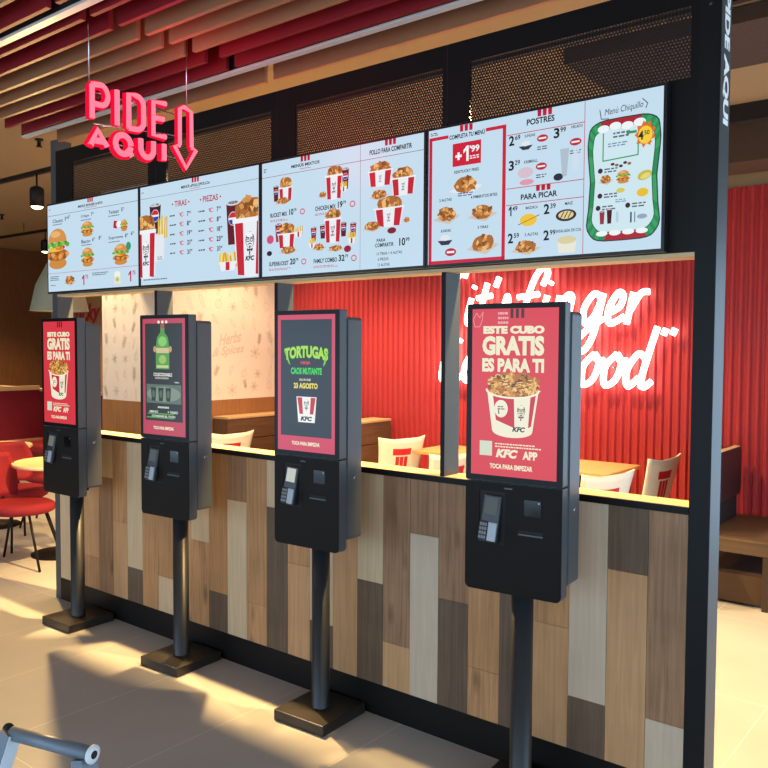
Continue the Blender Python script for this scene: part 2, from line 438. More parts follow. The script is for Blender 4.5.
# faint herb drawings and lettering printed on the cream paper
GREYINK = mat('mural_ink', (218, 204, 188), .9, 0, .05)
def mural():
    r = random.Random(7); mb = MB(); mb.use(GREYINK)
    def ribbon(f, pts, wd):
        for (x0, y0), (x1, y1) in zip(pts, pts[1:]):
            d = math.hypot(x1-x0, y1-y0) or 1; nx, ny = -(y1-y0)/d*wd/2, (x1-x0)/d*wd/2
            mb.face([f(x0+nx, y0+ny), f(x0-nx, y0-ny), f(x1-nx, y1-ny), f(x1+nx, y1+ny)])
    front = lambda a, b: (a, 1.9485, b)
    side = lambda a, b: (-1.4985, a, b)
    def motif(f, cx, cz, s, kind):
        a0 = r.uniform(-.6, .6)
        def T(x, y): return (cx+s*(x*math.cos(a0)-y*math.sin(a0)), cz+s*(x*math.sin(a0)+y*math.cos(a0)))
        wd = .0055
        if kind == 0:      # sprig
            ribbon(f, [T(0, -1), T(.05, 0), T(0, 1)], wd)
            for k in range(5):
                y = -.6+.35*k
                for sg in (-1, 1): ribbon(f, [T(0, y), T(sg*.3, y+.15), T(sg*.45, y+.4), T(sg*.15, y+.3), T(0, y)], wd)
        elif kind == 1:    # pepper
            ribbon(f, [T(-.2, .8), T(-.35, .3), T(-.1, -.6), T(.3, -1), T(.2, -.4), T(.2, .4), T(0, .8), T(-.2, .8), T(-.1, 1.1)], wd)
        elif kind == 2:    # flower / star
            for k in range(6):
                t = k*PI/3; ribbon(f, [T(0, 0), T(.5*math.cos(t-.25), .5*math.sin(t-.25)), T(.9*math.cos(t), .9*math.sin(t)), T(.5*math.cos(t+.25), .5*math.sin(t+.25)), T(0, 0)], wd)
        else:              # bulb
            ribbon(f, [T(.5*math.sin(2*PI*k/12)*(1+.2*math.cos(2*PI*k/12)), .6*-math.cos(2*PI*k/12)) for k in range(13)], wd)
            ribbon(f, [T(0, .6), T(.1, 1), T(0, 1.2)], wd); ribbon(f, [T(0, -.5), T(-.15, 0), T(0, .55)], wd)
    for i in range(6):
        for j in range(7): motif(front, -2.40+.16*i+r.uniform(-.03, .03), 1.2+.16*j+r.uniform(-.03, .03), r.uniform(.045, .07), r.randrange(4))
    for i in range(9):
        for j in range(7):
            y, z = 2.08+.18*i+r.uniform(-.04, .04), 1.22+.17*j+r.uniform(-.03, .03)
            if 2.45 < y < 3.1 and 1.5 < z < 1.85: continue
            motif(side, y, z, r.uniform(.05, .08), r.randrange(4))
    for t, y, z, wd, h in (('Herbs', 2.80, 1.735, .30, .12), ('& Spices', 2.78, 1.60, .42, .12)):
        vs, fs = glyph_mesh(t, .02, .35)
        bv = [mb.bm.verts.new((-1.4985, y+a*wd, z+b*h+a*.05)) for a, b in vs]
        for q in fs:
            try: mb.bm.faces.new([bv[k] for k in q])
            except ValueError: pass
    return mb.build('mural_print', None, bpy.data.objects['wall_cream'], recalc=False)
mural()

# ------------------------------------------------------------------ partition between queue and dining room
part = thing('order_partition', 'long black framed partition clad in mixed wood planks under the menu screens', 'partition', (2.05, .04, 0))
PX, PY = 2.05, .04
def pbox(name, m, boxes, parent=part, bevel=0):
    mb = MB()
    for b in boxes: mb.box(b[0]-PX, b[1]-PX, b[2]-PY, b[3]-PY, b[4], b[5], bevel)
    return mb.build(name, m, parent)
Y0, Y1 = .04, .15
PF = mat('post_front_shaded', (18, 18, 20), .5, 0, .22)  # post fronts painted darker than their sides, for the shade they stand in
pbox('end_post', POSTM, [(-.024, .034, Y0, Y1, 0, 2.96)])
mb = MB(); mb.use(PF); mb.box(4.047-PX, 4.117-PX, Y0-PY, Y0-PY+.004, 0, 3.2); mb.use(POSTM); mb.box(4.047-PX, 4.117-PX, Y0-PY+.004, Y1-PY, 0, 3.2); mb.build('end_post', None, part)
for xr in (1.082, 2.050, 3.041): 
    mb = MB(); mb.use(PF); mb.box(xr-.02-PX, xr-PX, 0, .003, 1.1165, 1.965); mb.use(POSTM); mb.box(xr-.02-PX, xr-PX, .003, Y1-PY, 1.1165, 1.965); mb.build('window_post', None, part)
# header: rails, stiles and backing around four perforated panels
pbox('header_frame', BLACK, [(.034, 4.047, Y0, Y0+.014, 2.795, 2.885), (.034, 4.047, Y0, Y0+.014, 1.98, 2.56),
     (.034, .225, Y0, Y0+.014, 2.56, 2.795), (1.01, 1.175, Y0, Y0+.014, 2.56, 2.795), (2.008, 2.173, Y0, Y0+.014, 2.56, 2.795),
     (3.017, 3.149, Y0, Y0+.014, 2.56, 2.795), (4.02, 4.047, Y0, Y0+.014, 2.56, 2.795)])
pbox('header_seam', DARK, [(xr-.0015, xr+.0015, Y0-.0012, Y0, 2.56, 2.885) for xr in (1.082, 2.05, 3.041)])
pbox('soffit_board', LEDGEWOOD, [(.034, 4.047, Y0, Y1, 1.965, 1.979)])
PERF = perforated_material()
for a, b in ((.225, 1.01), (1.175, 2.008), (2.173, 3.017), (3.149, 4.02)):
    mb = MB(); mb.face([(a-PX, .004, 2.56), (b-PX, .004, 2.56), (b-PX, .004, 2.795), (a-PX, .004, 2.795)]); mb.build('perforated_panel', PERF, part)
pbox('core_panel', DARK, [(.034, 4.047, Y0+.018, Y1-.004, .02, 1.092)])
pbox('toe_kick', BLACK, [(.034, 4.047, Y0+.001, Y0+.018, 0, .1434)])
pbox('ledge', LEDGEWOOD, [(.034, 4.047, Y0+.002, Y1+.012, 1.104, 1.1165)])
pbox('ledge_edge', BLACK, [(.034, 4.047, Y0-.004, Y1, 1.090, 1.104), (.034, 4.047, Y0-.004, Y0+.002, 1.104, 1.1145)])
pbox('bolt', STEEL, [(4.078, 4.086, Y0-.002, Y0, 2.78, 2.788)])
WC = {'c': wood('plank_cream', (204, 176, 140), .10), 'g': wood('plank_grey_cream', (200, 178, 154), .08), 'd': wood('plank_dark', (104, 84, 66), .22),
      'b': wood('plank_brown', (152, 114, 84), .28, .55), 't': wood('plank_tan', (180, 132, 88), .2), 'k': wood('plank_tan_knotted', (186, 138, 94), .26, .5), 'l': wood('plank_light_tan', (194, 148, 104), .13)}
A_, B_, C_ = .346, .60, .855
boards = ['c', 'k', ('l', A_, 't'), ('c', C_, 'b'), ('k', B_, 'l'), ('c', A_, 'd'), 't', ('t', A_, 'c'), ('b', C_, 'k'), ('c', B_, 'k'), ('t', A_, 'd'), ('b', C_, 'c'),
          ('t', A_, 'k'), ('c', C_, 'd'), ('k', B_, 'l'), ('c', A_, 'd'), 'l', ('c', B_, 'd'), ('b', A_, 'l'), ('b', C_, 'g'), ('b', B_, 'd'), ('t', A_, 'k'), 'd', ('k', B_, 'l'),
          ('g', A_, 'd'), ('d', C_, 'l'), ('b', A_, 'g')]
mb = MB()
for i, b in enumerate(boards):
    x0 = 3.911-.149*(25+1-i)+.0008; x1 = x0+.149-.0018
    x0 = max(x0, .036); x1 = min(x1, 4.046)
    segs = [(b, .1445, 1.089)] if isinstance(b, str) else [(b[0], b[1]+.0008, 1.089), (b[2], .1445, b[1]-.0008)]
    for c, z0, z1 in segs: mb.use(WC[c]); mb.box(x0-PX, x1-PX, 0, .017, z0, z1)
mb.build('plank_cladding', None, part)
# white lettering running down the side of the right hand post
mb = MB(); mb.use(mat('white_vinyl', (255, 255, 255), .5))
vs, fs = glyph_mesh('PIDE AQUI', .05)
bv = [mb.bm.verts.new((4.1185-PX, .096-PY+b*.066, 2.615-a*.43)) for a, b in vs]
for q in fs:
    try: mb.bm.faces.new([bv[k] for k in q])
    except ValueError: pass
mb.build('post_lettering', None, part, recalc=False)

# ------------------------------------------------------------------ menu screens
SW, SH = .9677, .5443
def screen_unit(i, label, painter):
    x0 = i*.9928
    t = thing('mounted_menu_screen', label, 'menu screen', (x0+SW/2, .038, 1.9938), 0, 'menu screens above the ordering kiosks')
    mb = MB(); mb.box(-SW/2-.0115, SW/2+.0115, -.0365, 0, -.0115, SH+.0115, .002); mb.build('screen_housing', mat('screen_frame', (24, 25, 28), .35), t)
    a = Art(SW/16, -SW/2, 0, -.0368); a.clip = (0, 0, 16, 9); a.at(0).rect(0, 0, 16, 9, BG, 'FRONT'); painter(a); a.build('display', t)
    return t
def header(a, title, u, w=4.0, stripe=1.0):
    a.at(2).stripes(u, 8.8, stripe, .4); a.text(title, u, 8.38, w, .30, INK, .03)
def m1(a):
    header(a, 'MENÚS BURGER & BOX', 8.05, 4.4); a.rect(6.9, 8.08, 9.2, 8.12, RED); a.small(.3, 8.5, .3, 1)
    a.rect(0, 7.87, 16, 7.91, (120, 52, 70)); a.rect(0, 1.87, 16, 1.91, (190, 90, 110))
    for t, u, v, w, sup in (('Classic', 2.0, 7.3, 2.0, '5'), ('Crispy', 7.1, 7.3, 1.5, '7'), ('Twister', 12.1, 7.25, 1.8, '5'), ('Bacon', 7.2, 4.8, 1.6, '6'), ('Supreme', 12.4, 4.75, 2.4, '8')):
        a.text(t, u, v, w, .36, (52, 70, 96), .015); a.price(sup, u+w*.5+.45, v+.08, .38, (52, 70, 96), '29'); a.small(u-w/2, v-.42, 2.0)
    a.price('6', 4.0, 7.5, .38, (52, 70, 96), '95'); a.price('8', 9.6, 4.95, .38, (52, 70, 96), '95'); a.price('6', 15.0, 4.95, .38, (52, 70, 96), '95')
    a.at(2).burger(1.9, 4.4, 4.3, 4.2, 3); a.burger(7.5, 6.0, 2.3, 1.5, 4); a.burger(7.5, 3.2, 2.3, 1.9, 5); a.burger(13.2, 3.1, 2.6, 2.0, 6)
    a.at(9).ell(14.5, 3.8, .4, .4, (58, 150, 110)); a.at(2)
    a.poly([(12.0, 5.7), (12.6, 5.6), (12.7, 6.3), (12.1, 6.4)], RED); a.ell(12.9, 6.0, .45, .3, (240, 240, 240)); a.burger(13.8, 5.8, 1.2, 1.1, 9)
    a.small(.4, 1.5, 1.7, 3); a.small(.4, .6, 1.0); a.tray(4.2, 1.0, 2.5, 1.3, 8)
    a.text('1', 6.65, .95, .46, 1.0, (190, 40, 90), .03); a.text('75', 7.3, 1.25, .5, .4, (190, 40, 90), .02); a.small(8.3, 1.5, 2.8, 2)
    a.poly([(12.0, .3), (13.2, .3), (13.0, 1.3), (12.2, 1.3)], (232, 226, 200)); a.at(3).ell(12.6, 1.2, .5, .35, (244, 240, 226)); a.ell(12.6, .8, .3, .25, (170, 196, 120))
    a.at(2).text('1', 14.65, .95, .46, 1.0, (190, 40, 90), .03); a.text('75', 15.3, 1.25, .5, .4, (190, 40, 90), .02)
def m2(a):
    header(a, 'MENÚS «POLLOPOLLO»', 8.0, 3.9); a.rect(7.3, 8.08, 8.7, 8.12, RED); a.small(.2, 8.45, .35, 1)
    a.rect(0, 7.9, 16, 7.93, (80, 60, 84))
    for t, u, w in (('TIRAS', 5.95, 1.7), ('PIEZAS', 10.0, 2.0)):
        a.text(t, u, 7.0, w, .52, RED, .02)
        for sg in (-1, 1): a.ell(u+sg*(w/2+.3), 7.0, .09, .09, RED)
    for col, (u, ps) in enumerate(((4.4, ('7', '8', '19', '21', '31')), (8.4, ('7', '8', '18', '23', '31')))):
        for k, pz in enumerate(ps):
            v = 5.98-.83*k
            a.at(2).small(u, v-.05, .9, 1, .12, (60, 66, 80)); a.ell(u+1.75, v, .30, .2, (214, 120, 140)); a.at(3).ell(u+1.85, v, .2, .12, BG); a.at(2).text('+', u+1.45, v+.1, .2, .2, RED)
            a.price(pz, u+2.45+.1*len(pz), v, .42, INK, '99')
    a.cup(2.25, 6.0, 1.7, 2.8, (66, 30, 44)); a.at(8).fries(3.35, 4.9, 1.5, 2.6, 3, False)
    a.at(14).poly([(2.2, 2.0), (3.5, 2.2), (3.6, 4.5), (2.2, 4.4)], (226, 232, 238)); a.small(2.6, 2.4, .8, 2)
    a.at(18).bucket(.9, 2.9, 3.0, 3.9, 11, .86, .42); a.rect(-.001, 0, 0, .01, BG)
    a.at(2).cup(12.9, 4.7, 1.7, 3.7); a.at(8).bucket(15.0, 2.6, 4.0, 4.2, 12, .8, .5); a.at(22).fries(12.3, 1.5, 2.5, 1.6, 5)
    a.at(2).small(.4, .42, 4.0, 1, .1)
def m3(a):
    header(a, 'MENÚS MIXTOS', 4.8, 3.0); a.rect(4.2, 8.05, 5.4, 8.09, RED); a.small(.2, 8.45, .35, 2)
    a.rect(0, 7.83, 16, 7.865, (150, 40, 66)); a.rect(10.33, 0, 10.36, 9, (150, 40, 66))
    a.at(2).stripes(13.1, 8.8, 1.0, .4); a.text('POLLO PARA COMPARTIR', 13.1, 8.3, 3.8, .36, INK, .03)
    for t, u, v, w, pz in (('BUCKET MIX', 1.9, 4.8, 1.9, '10'), ('CHICKEN MIX', 6.9, 4.85, 2.1, '19'), ('SUPERBUCKET', 1.9, .95, 2.2, '20'), ('FAMILY COMBO', 6.9, .9, 2.4, '32')):
        a.at(2).text(t, u, v, w, .34, INK, .025); a.price(pz, u+w/2+.45, v+.08, .48, INK, '79'); a.small(u-w/2, v-.42, w*1.1, 2, .05, (190, 90, 110))
        a.ell(u+w/2+1.65, v, .28, .24, (210, 110, 132)); a.at(3).ell(u+w/2+1.65, v, .18, .14, BG)
    a.at(2).cup(1.6, 6.5, .6, 1.3); a.at(6).bucket(2.7, 6.3, 1.5, 1.0, 21, .85, .9, False); a.at(16).tray(2.4, 5.8, 2.0, .7, 22)
    a.at(2).cup(8.9, 6.8, .7, 1.6); a.at(6).bucket(7.8, 6.3, 1.7, 1.6, 23, .85, .5); a.at(20).tray(6.7, 5.8, 1.0, .6, 24); a.fries(8.8, 6.2, .7, .8, 3)
    a.at(2).cup(1.9, 3.4, .8, 1.5, (150, 40, 50)); a.at(6).fries(4.1, 3.3, .9, .9, 4); a.at(8).bucket(2.8, 2.7, 1.9, 1.0, 25, .85, .9, False); a.at(18).tray(3.0, 1.9, 2.2, .8, 26)
    a.ell(1.0, 2.9, .4, .35, (206, 80, 120)); a.ell(.9, 1.8, .3, .2, (40, 34, 40))
    for k in range(5): a.at(2).cup(5.7+.95*k+(.9 if k > 1 else 0)*.2, 3.0+.1*(k % 2), .6, 1.1, ((150, 40, 50), (96, 26, 40))[k % 2])
    a.at(8).bucket(7.7, 3.1, 1.7, 1.6, 27, .85, .5); a.at(20).tray(6.3, 1.9, 1.6, .7, 28); a.tray(8.0, 1.7, 1.9, .6, 29); a.fries(9.6, 2.4, .8, .9, 5); a.fries(5.6, 2.3, .7, .8, 6)
    a.at(24).ell(9.2, 1.6, .35, .25, (150, 30, 50)); a.at(2)
    a.bucket(12.2, 6.4, 2.2, 1.0, 31, .85, .7); a.at(14).bucket(14.3, 5.6, 2.1, 1.1, 32, .85, .7); a.at(2).tray(12.1, 5.2, 1.9, .9, 33)
    a.bucket(13.0, 3.6, 2.6, 1.2, 34, .8, .7); a.at(14).tray(11.5, 3.0, 1.9, .9, 35); a.tray(14.6, 3.2, .7, .5, 36); a.ell(13.3, 2.6, .4, .22, (130, 30, 50))
    a.at(2).text('PARA', 12.3, 2.0, .8, .24, INK, .02); a.text('COMPARTIR', 12.6, 1.65, 1.7, .28, INK, .025); a.price('10', 14.2, 1.75, .55, INK, '99')
    for k, t in enumerate(('12 TIRAS + 6 ALITAS', '6 PIEZAS', '12 ALITAS')): a.text(t, 12.1+len(t)*.05, 1.05-.4*k, len(t)*.12, .2, INK, .01)
def m4(a):
    F = (200, 34, 62)
    for q in ((0.05, 8.28, 1.6, 8.5), (4.5, 8.28, 6.0, 8.5), (.05, 0, .3, 8.5), (5.75, 0, 6.0, 8.5), (.05, 0, 6.0, .22)): a.at(2).rect(*q, F)
    a.stripes(3.0, 8.78, 1.0, .42); a.text('COMPLETA TU MENÚ', 3.05, 8.34, 2.75, .36, INK, .03); a.small(.15, 8.75, .6, 2, .06)
    a.rect(1.95, 6.35, 4.15, 7.85, (204, 30, 54)); a.at(3).text('+', 2.42, 7.0, .5, .5, WHITE, .06); a.text('1', 3.0, 7.1, .42, 1.0, WHITE, .05); a.text("'99", 3.65, 7.35, .75, .45, WHITE, .03); a.small(3.3, 6.85, .7, 2, .07, WHITE)
    a.at(2).text('KENTUCKY FRIES', 3.05, 5.98, 1.9, .2, INK, .02); a.tray(3.0, 5.0, 2.6, 1.5, 41, (226, 230, 238)); a.at(6).small(2.4, 4.5, 1.4, 2, .07, (60, 90, 160))
    a.at(2).text('2 ALITAS', 1.4, 4.25, 1.0, .19, INK, .02); a.tray(1.5, 3.2, 2.2, 1.4, 42); a.text('4 PIMIENTOS BITES', 4.4, 4.2, 2.0, .19, INK, .02); a.tray(4.3, 3.1, 2.3, 1.3, 43)
    a.text('SUNDAE', 1.45, 2.2, .8, .18, INK, .02); a.poly([(.8, 1.55), (2.0, 1.55), (1.7, 1.25), (1.1, 1.25)], (52, 52, 74)); a.ell(1.4, 1.72, .38, .2, (226, 230, 236))
    a.ell(1.85, .75, .45, .26, (190, 30, 50)); a.at(3).rect(1.55, .68, 2.15, .82, WHITE); a.at(2).text('3 TIRAS', 4.35, 2.2, .8, .18, INK, .02); a.tray(4.35, 1.1, 2.5, 1.6, 44)
    for u in (11.3,): a.rect(u, 0, u+.04, 9, (190, 60, 90))
    for v in (7.75, 4.4, 3.36): a.rect(6.05, v, 11.3, v+.045, (190, 40, 70))
    a.stripes(8.68, 8.8, 1.0, .4); a.text('POSTRES', 8.4, 8.36, 1.9, .38, INK, .03); a.stripes(8.65, 4.25, 1.0, .36); a.text('PARA PICAR', 8.35, 3.8, 2.5, .36, INK, .03)
    for pz, s, u, v in (('2', '69', 6.4, 7.4), ('3', '29', 6.4, 5.85), ('3', '99', 9.5, 7.4), ('1', '49', 6.35, 3.0), ('2', '59', 6.4, 1.3), ('2', '39', 8.9, 2.9), ('2', '99', 8.9, 1.3)): a.price(pz, u, v, .62, INK, s)
    for t, u, v in (('SUNDAE', 7.6, 7.55), ('HELADO', 10.75, 7.6), ('KREMBALL', 7.7, 5.95), ('MAZORCA', 7.8, 3.1), ('MAIZ', 10.3, 3.1), ('2 ALITAS', 7.8, 1.45), ('ENSALADA DE COL', 10.3, 1.48)): a.text(t, u+.08, v, .105*len(t)+.1, .18, INK, .015)
    for u, v in ((8.55, 7.25), (8.5, 5.55), (10.75, 6.7)): a.at(2).ell(u, v, .38, .22, (190, 40, 60)); a.at(3).rect(u-.26, v-.05, u+.26, v+.05, WHITE); a.at(2).small(u-.35, v-.55, .7, 2, .07)
    a.poly([(6.9, 6.95), (7.9, 6.95), (7.6, 6.7), (7.2, 6.7)], (52, 52, 74)); a.ell(7.4, 7.08, .3, .16, (226, 230, 236)); a.ell(7.4, 5.3, .55, .33, (214, 190, 204)); a.ell(7.5, 4.7, .5, .18, (226, 150, 170))
    a.poly([(9.9, 4.75), (10.2, 4.75), (10.35, 6.4), (9.75, 6.4)], (176, 190, 206)); a.ell(9.65, 4.75, .32, .22, (40, 44, 64)); a.rect(10.6, 5.0, 10.95, 6.3, (206, 222, 236))
    a.ell(7.65, 2.35, .6, .38, (236, 196, 60)); a.line([(6.95, 2.1), (8.4, 2.6)], .05, (120, 84, 40)); a.tray(7.5, .65, 2.2, 1.15, 45); a.ell(10.2, 2.4, .68, .36, (60, 48, 44)); a.at(3).ell(10.2, 2.42, .5, .24, (226, 206, 150))
    for k in range(3): a.at(4).line([(9.85+.25*k, 2.25), (10.05+.25*k, 2.6)], .06, (50, 40, 36))
    a.at(2).poly([(9.75, .15), (10.8, .15), (10.9, .9), (9.65, .9)], (232, 230, 214)); a.at(3).ell(10.27, .92, .62, .24, (216, 206, 160))
    # the children's menu: paper with a wavy green and red border
    def loop(sc):
        pts = []
        for k in range(40):
            t = 2*PI*k/40; c, s = math.cos(t), math.sin(t)
            x = math.copysign(abs(c)**.42, c); y = math.copysign(abs(s)**.42, s)
            x *= 1-.10*math.cos(y*2.6)+.015*math.sin(9*t)
            pts.append((13.72+2.2*sc*x, 4.15+3.5*(sc if sc == 1 else sc*.985+.012)*y))
        return pts
    O, I = loop(1), loop(.86)
    for k, q in enumerate(art_round(O, I)):
        red = abs(q[0][1]-4.15) > 3.15 and abs(q[0][0]-13.6) < 1.3
        a.at(2)._m((170, 36, 52) if red else ((40, 140, 84), (58, 160, 100))[k % 2]); a.mb.face([a.P(*p) for p in q])
    a.at(3).poly(I, (206, 230, 238)); a.at(4).line(O, .07, (30, 60, 50), True); a.line(I, .05, (40, 90, 70), True)
    for k in range(4): a.at(5).ell(12.5+.72*k, 7.15+.08*(k % 2), .36, .22, (236, 244, 246), 14)
    for k in range(4): a.ell(12.5+.8*k, 1.1, .36, .16, (236, 244, 246), 14)
    a.at(2).text('Menú Chiquillo', 13.7, 8.1, 2.3, .48, (40, 42, 52), .0, .25, rot=.05)
    a.line([(12.25, 8.3), (12.35, 7.75), (12.8, 7.7)], .05, (60, 62, 72)); a.line([(14.8, 8.5), (15.1, 8.2), (15.0, 7.95)], .05, (60, 62, 72))
    a.at(5).line([(12.5, 6.9), (12.5, 5.3), (14.6, 5.4), (14.6, 6.1)], .07, (52, 150, 90)); a.small(13.1, 6.75, 1.0, 2, .1); a.small(12.8, 6.2, 1.2, 2, .07, (110, 140, 180)); a.rect(13.9, 6.65, 14.5, 6.8, (52, 150, 90))
    r = random.Random(3)
    a.at(6).poly([(15.0+(.62 if k % 2 else .46)*math.cos(2*PI*k/18), 6.5+(.78 if k % 2 else .55)*math.sin(2*PI*k/18)) for k in range(18)], (226, 110, 40)); a.at(7).ell(15.0, 6.45, .42, .5, (244, 206, 60)); a.at(8).price('4', 14.75, 6.45, .5, INK, '50')
    a.at(6); [a.ell(13.1+.25*k, 5.05-.08*(k % 3), .12, .08, ((70, 40, 50), (150, 100, 60), (60, 60, 70))[k % 3]) for k in range(5)]
    for u, v in ((12.35, 4.75), (12.35, 3.3), (12.25, 2.6), (14.05, 2.6)): a.at(5).ell(u, v, .15, .15, (60, 40, 60)); a.small(u+.25, v+.02, .8, 2, .08)
    a.at(4).tray(12.7, 4.2, .9, .7, 51); a.burger(13.75, 4.25, .85, .75, 52); a.at(4).ell(15.0, 4.2, .42, .26, (196, 186, 70), rot=.3); a.at(5).ell(15.05, 4.15, .3, .15, (226, 214, 120), rot=.3)
    a.at(4).ell(13.6, 3.5, .26, .14, (214, 200, 90)); a.small(13.3, 2.95, .7, 2, .06, (120, 150, 190)); a.ell(14.9, 3.25, .34, .24, (232, 190, 50)); a.cup(12.5, 2.05, .32, .8, (150, 50, 60), False); a.at(4).cup(12.95, 2.1, .32, .9, (70, 26, 34), False)
    a.at(4).rect(13.35, 1.7, 13.5, 2.3, (176, 206, 226)); a.rect(14.2, 1.6, 14.3, 2.2, (60, 80, 110)); a.rect(14.45, 1.6, 14.5, 2.2, (60, 80, 110)); a.ell(14.9, 1.9, .3, .14, (150, 166, 186)); a.small(14.5, 6.0, .9, 1, .06)
screen_unit(0, 'menu screen with a large burger, nearest the far left post', m1)
screen_unit(1, 'menu screen headed TIRAS and PIEZAS between buckets of chicken', m2)
screen_unit(2, 'menu screen showing chicken buckets for sharing and family combos', m3)
screen_unit(3, 'menu screen with red framed offer and green bordered children menu', m4)

# ------------------------------------------------------------------ self-order kiosks
def rr(x0, x1, z0, z1, r, n=5, only=None):
    pts = []
    for cx, cz, a0, key in ((x1-r, z0+r, -PI/2, 'br'), (x1-r, z1-r, 0, 'tr'), (x0+r, z1-r, PI/2, 'tl'), (x0+r, z0+r, PI, 'bl')):
        if only and key not in only:
            pts.append({'br': (x1, z0), 'tr': (x1, z1), 'tl': (x0, z1), 'bl': (x0, z0)}[key]); continue
        for k in range(n+1): t = a0+PI/2*k/n; pts.append((cx+r*math.cos(t), cz+r*math.sin(t)))
    return pts
CREAMT = (236, 230, 196); KRED = (214, 56, 68); PINK = (212, 70, 98)
DU = .03244
def kiosk_poster(a, ghost=False):
    a.at(0).rect(0, 0, 10, 18.14, KRED, 'FRONT')
    a.at(1)
    for k in range(3): a.poly([(4.55+.62*k, 17.1), (4.9+.62*k, 17.1), (4.9+.62*k, 18.1), (4.55+.62*k, 18.1)], (70, 26, 34))
    if ghost:
        a.line([(.3, 16.2), (.1, 17.0), (.5, 17.7), (.9, 17.2), (1.3, 17.8), (1.2, 16.9), (.9, 16.2), (.3, 16.2)], .08, (226, 150, 156))
        a.small(3.1, 17.5, 1.2, 3, .25, (226, 176, 176))
    a.text('ESTE CUBO', 4.9, 15.85, 7.1, .85, CREAMT, .07); a.text('GRATIS', 4.85, 14.15, 7.2, 2.1, CREAMT, .055); a.text('ES PARA TI', 4.85, 12.05, 7.2, 1.5, CREAMT, .055)
    r = random.Random(5); gold = ((176, 112, 44), (226, 172, 90), (206, 142, 62), (120, 66, 26), (240, 196, 120))
    a.at(2).poly([(2.3, 9.1), (1.9, 10.6), (2.9, 11.0), (4.0, 11.3), (5.2, 11.1), (6.4, 11.3), (7.3, 10.7), (8.0, 10.6), (7.6, 9.0), (5, 8.3)], gold[0])
    for k in range(150):
        u = r.uniform(2.1, 7.8); v = r.uniform(8.6, 11.25-abs(u-4.9)*.22)
        a.at(3+k % 4).ell(u, v, r.uniform(.16, .42), r.uniform(.10, .22), gold[k % 5], 7, .35, r, r.uniform(0, 3))
    for k in range(26):
        u = r.uniform(2.2, 7.7); v = r.uniform(8.9, 11.0); a.at(7).line([(u, v), (u+r.uniform(.15, .4), v+r.uniform(-.2, .25)), (u+r.uniform(.4, .7), v+r.uniform(-.1, .1))], .09, ((92, 48, 20), (244, 206, 132))[k % 2])
    a.at(7)
    sh = [(4.9+2.35*math.cos(PI+PI*k/10), 5.0+.75*math.sin(PI+PI*k/10)) for k in range(11)]
    rim = [(4.9+3.0*math.cos(PI*k/10), 9.35-.85*math.sin(PI*k/10)) for k in range(11)]
    a.at(8).poly(sh+rim, (238, 232, 206))
    a.at(9).poly([(3.0, 6.1), (5.2, 5.3), (5.1, 8.5), (2.6, 8.9)], (200, 44, 60)); a.poly([(6.75, 5.4), (7.1, 5.6), (7.6, 8.9), (7.0, 8.7)], (200, 44, 60))
    a.at(10).ell(3.6, 7.35, .8, .95, (238, 232, 206)); a.at(11).small(3.2, 7.5, .9, 2, .12, (90, 70, 60)); a.line([(3.3, 7.2), (3.35, 6.8)], .12, (90, 70, 60))
    a.at(10).head(5.95, 6.95, 2.3, (30, 26, 28), (238, 232, 206), False); a.at(11).text('KFC', 5.7, 5.2, 1.5, .55, (30, 26, 28), .05, .25)
    a.at(12).line([(4.9+3.05*math.cos(PI*k/14), 9.4-.85*math.sin(PI*k/14)) for k in range(15)], .2, (244, 238, 214))
    a.at(1).rect(1.05, 2.15, 2.55, 3.75, (206, 216, 190))
    for v in (3.45, 3.15): a.small(2.9, v, 5.4, 1, .14, CREAMT)
    a.text('KFC', 4.3, 2.5, 2.6, .95, CREAMT, .06, .25); a.text('APP', 7.0, 2.45, 1.7, .9, CREAMT, .05); a.text('TOCA PARA EMPEZAR', 4.8, 1.05, 5.0, .55, CREAMT, .045)
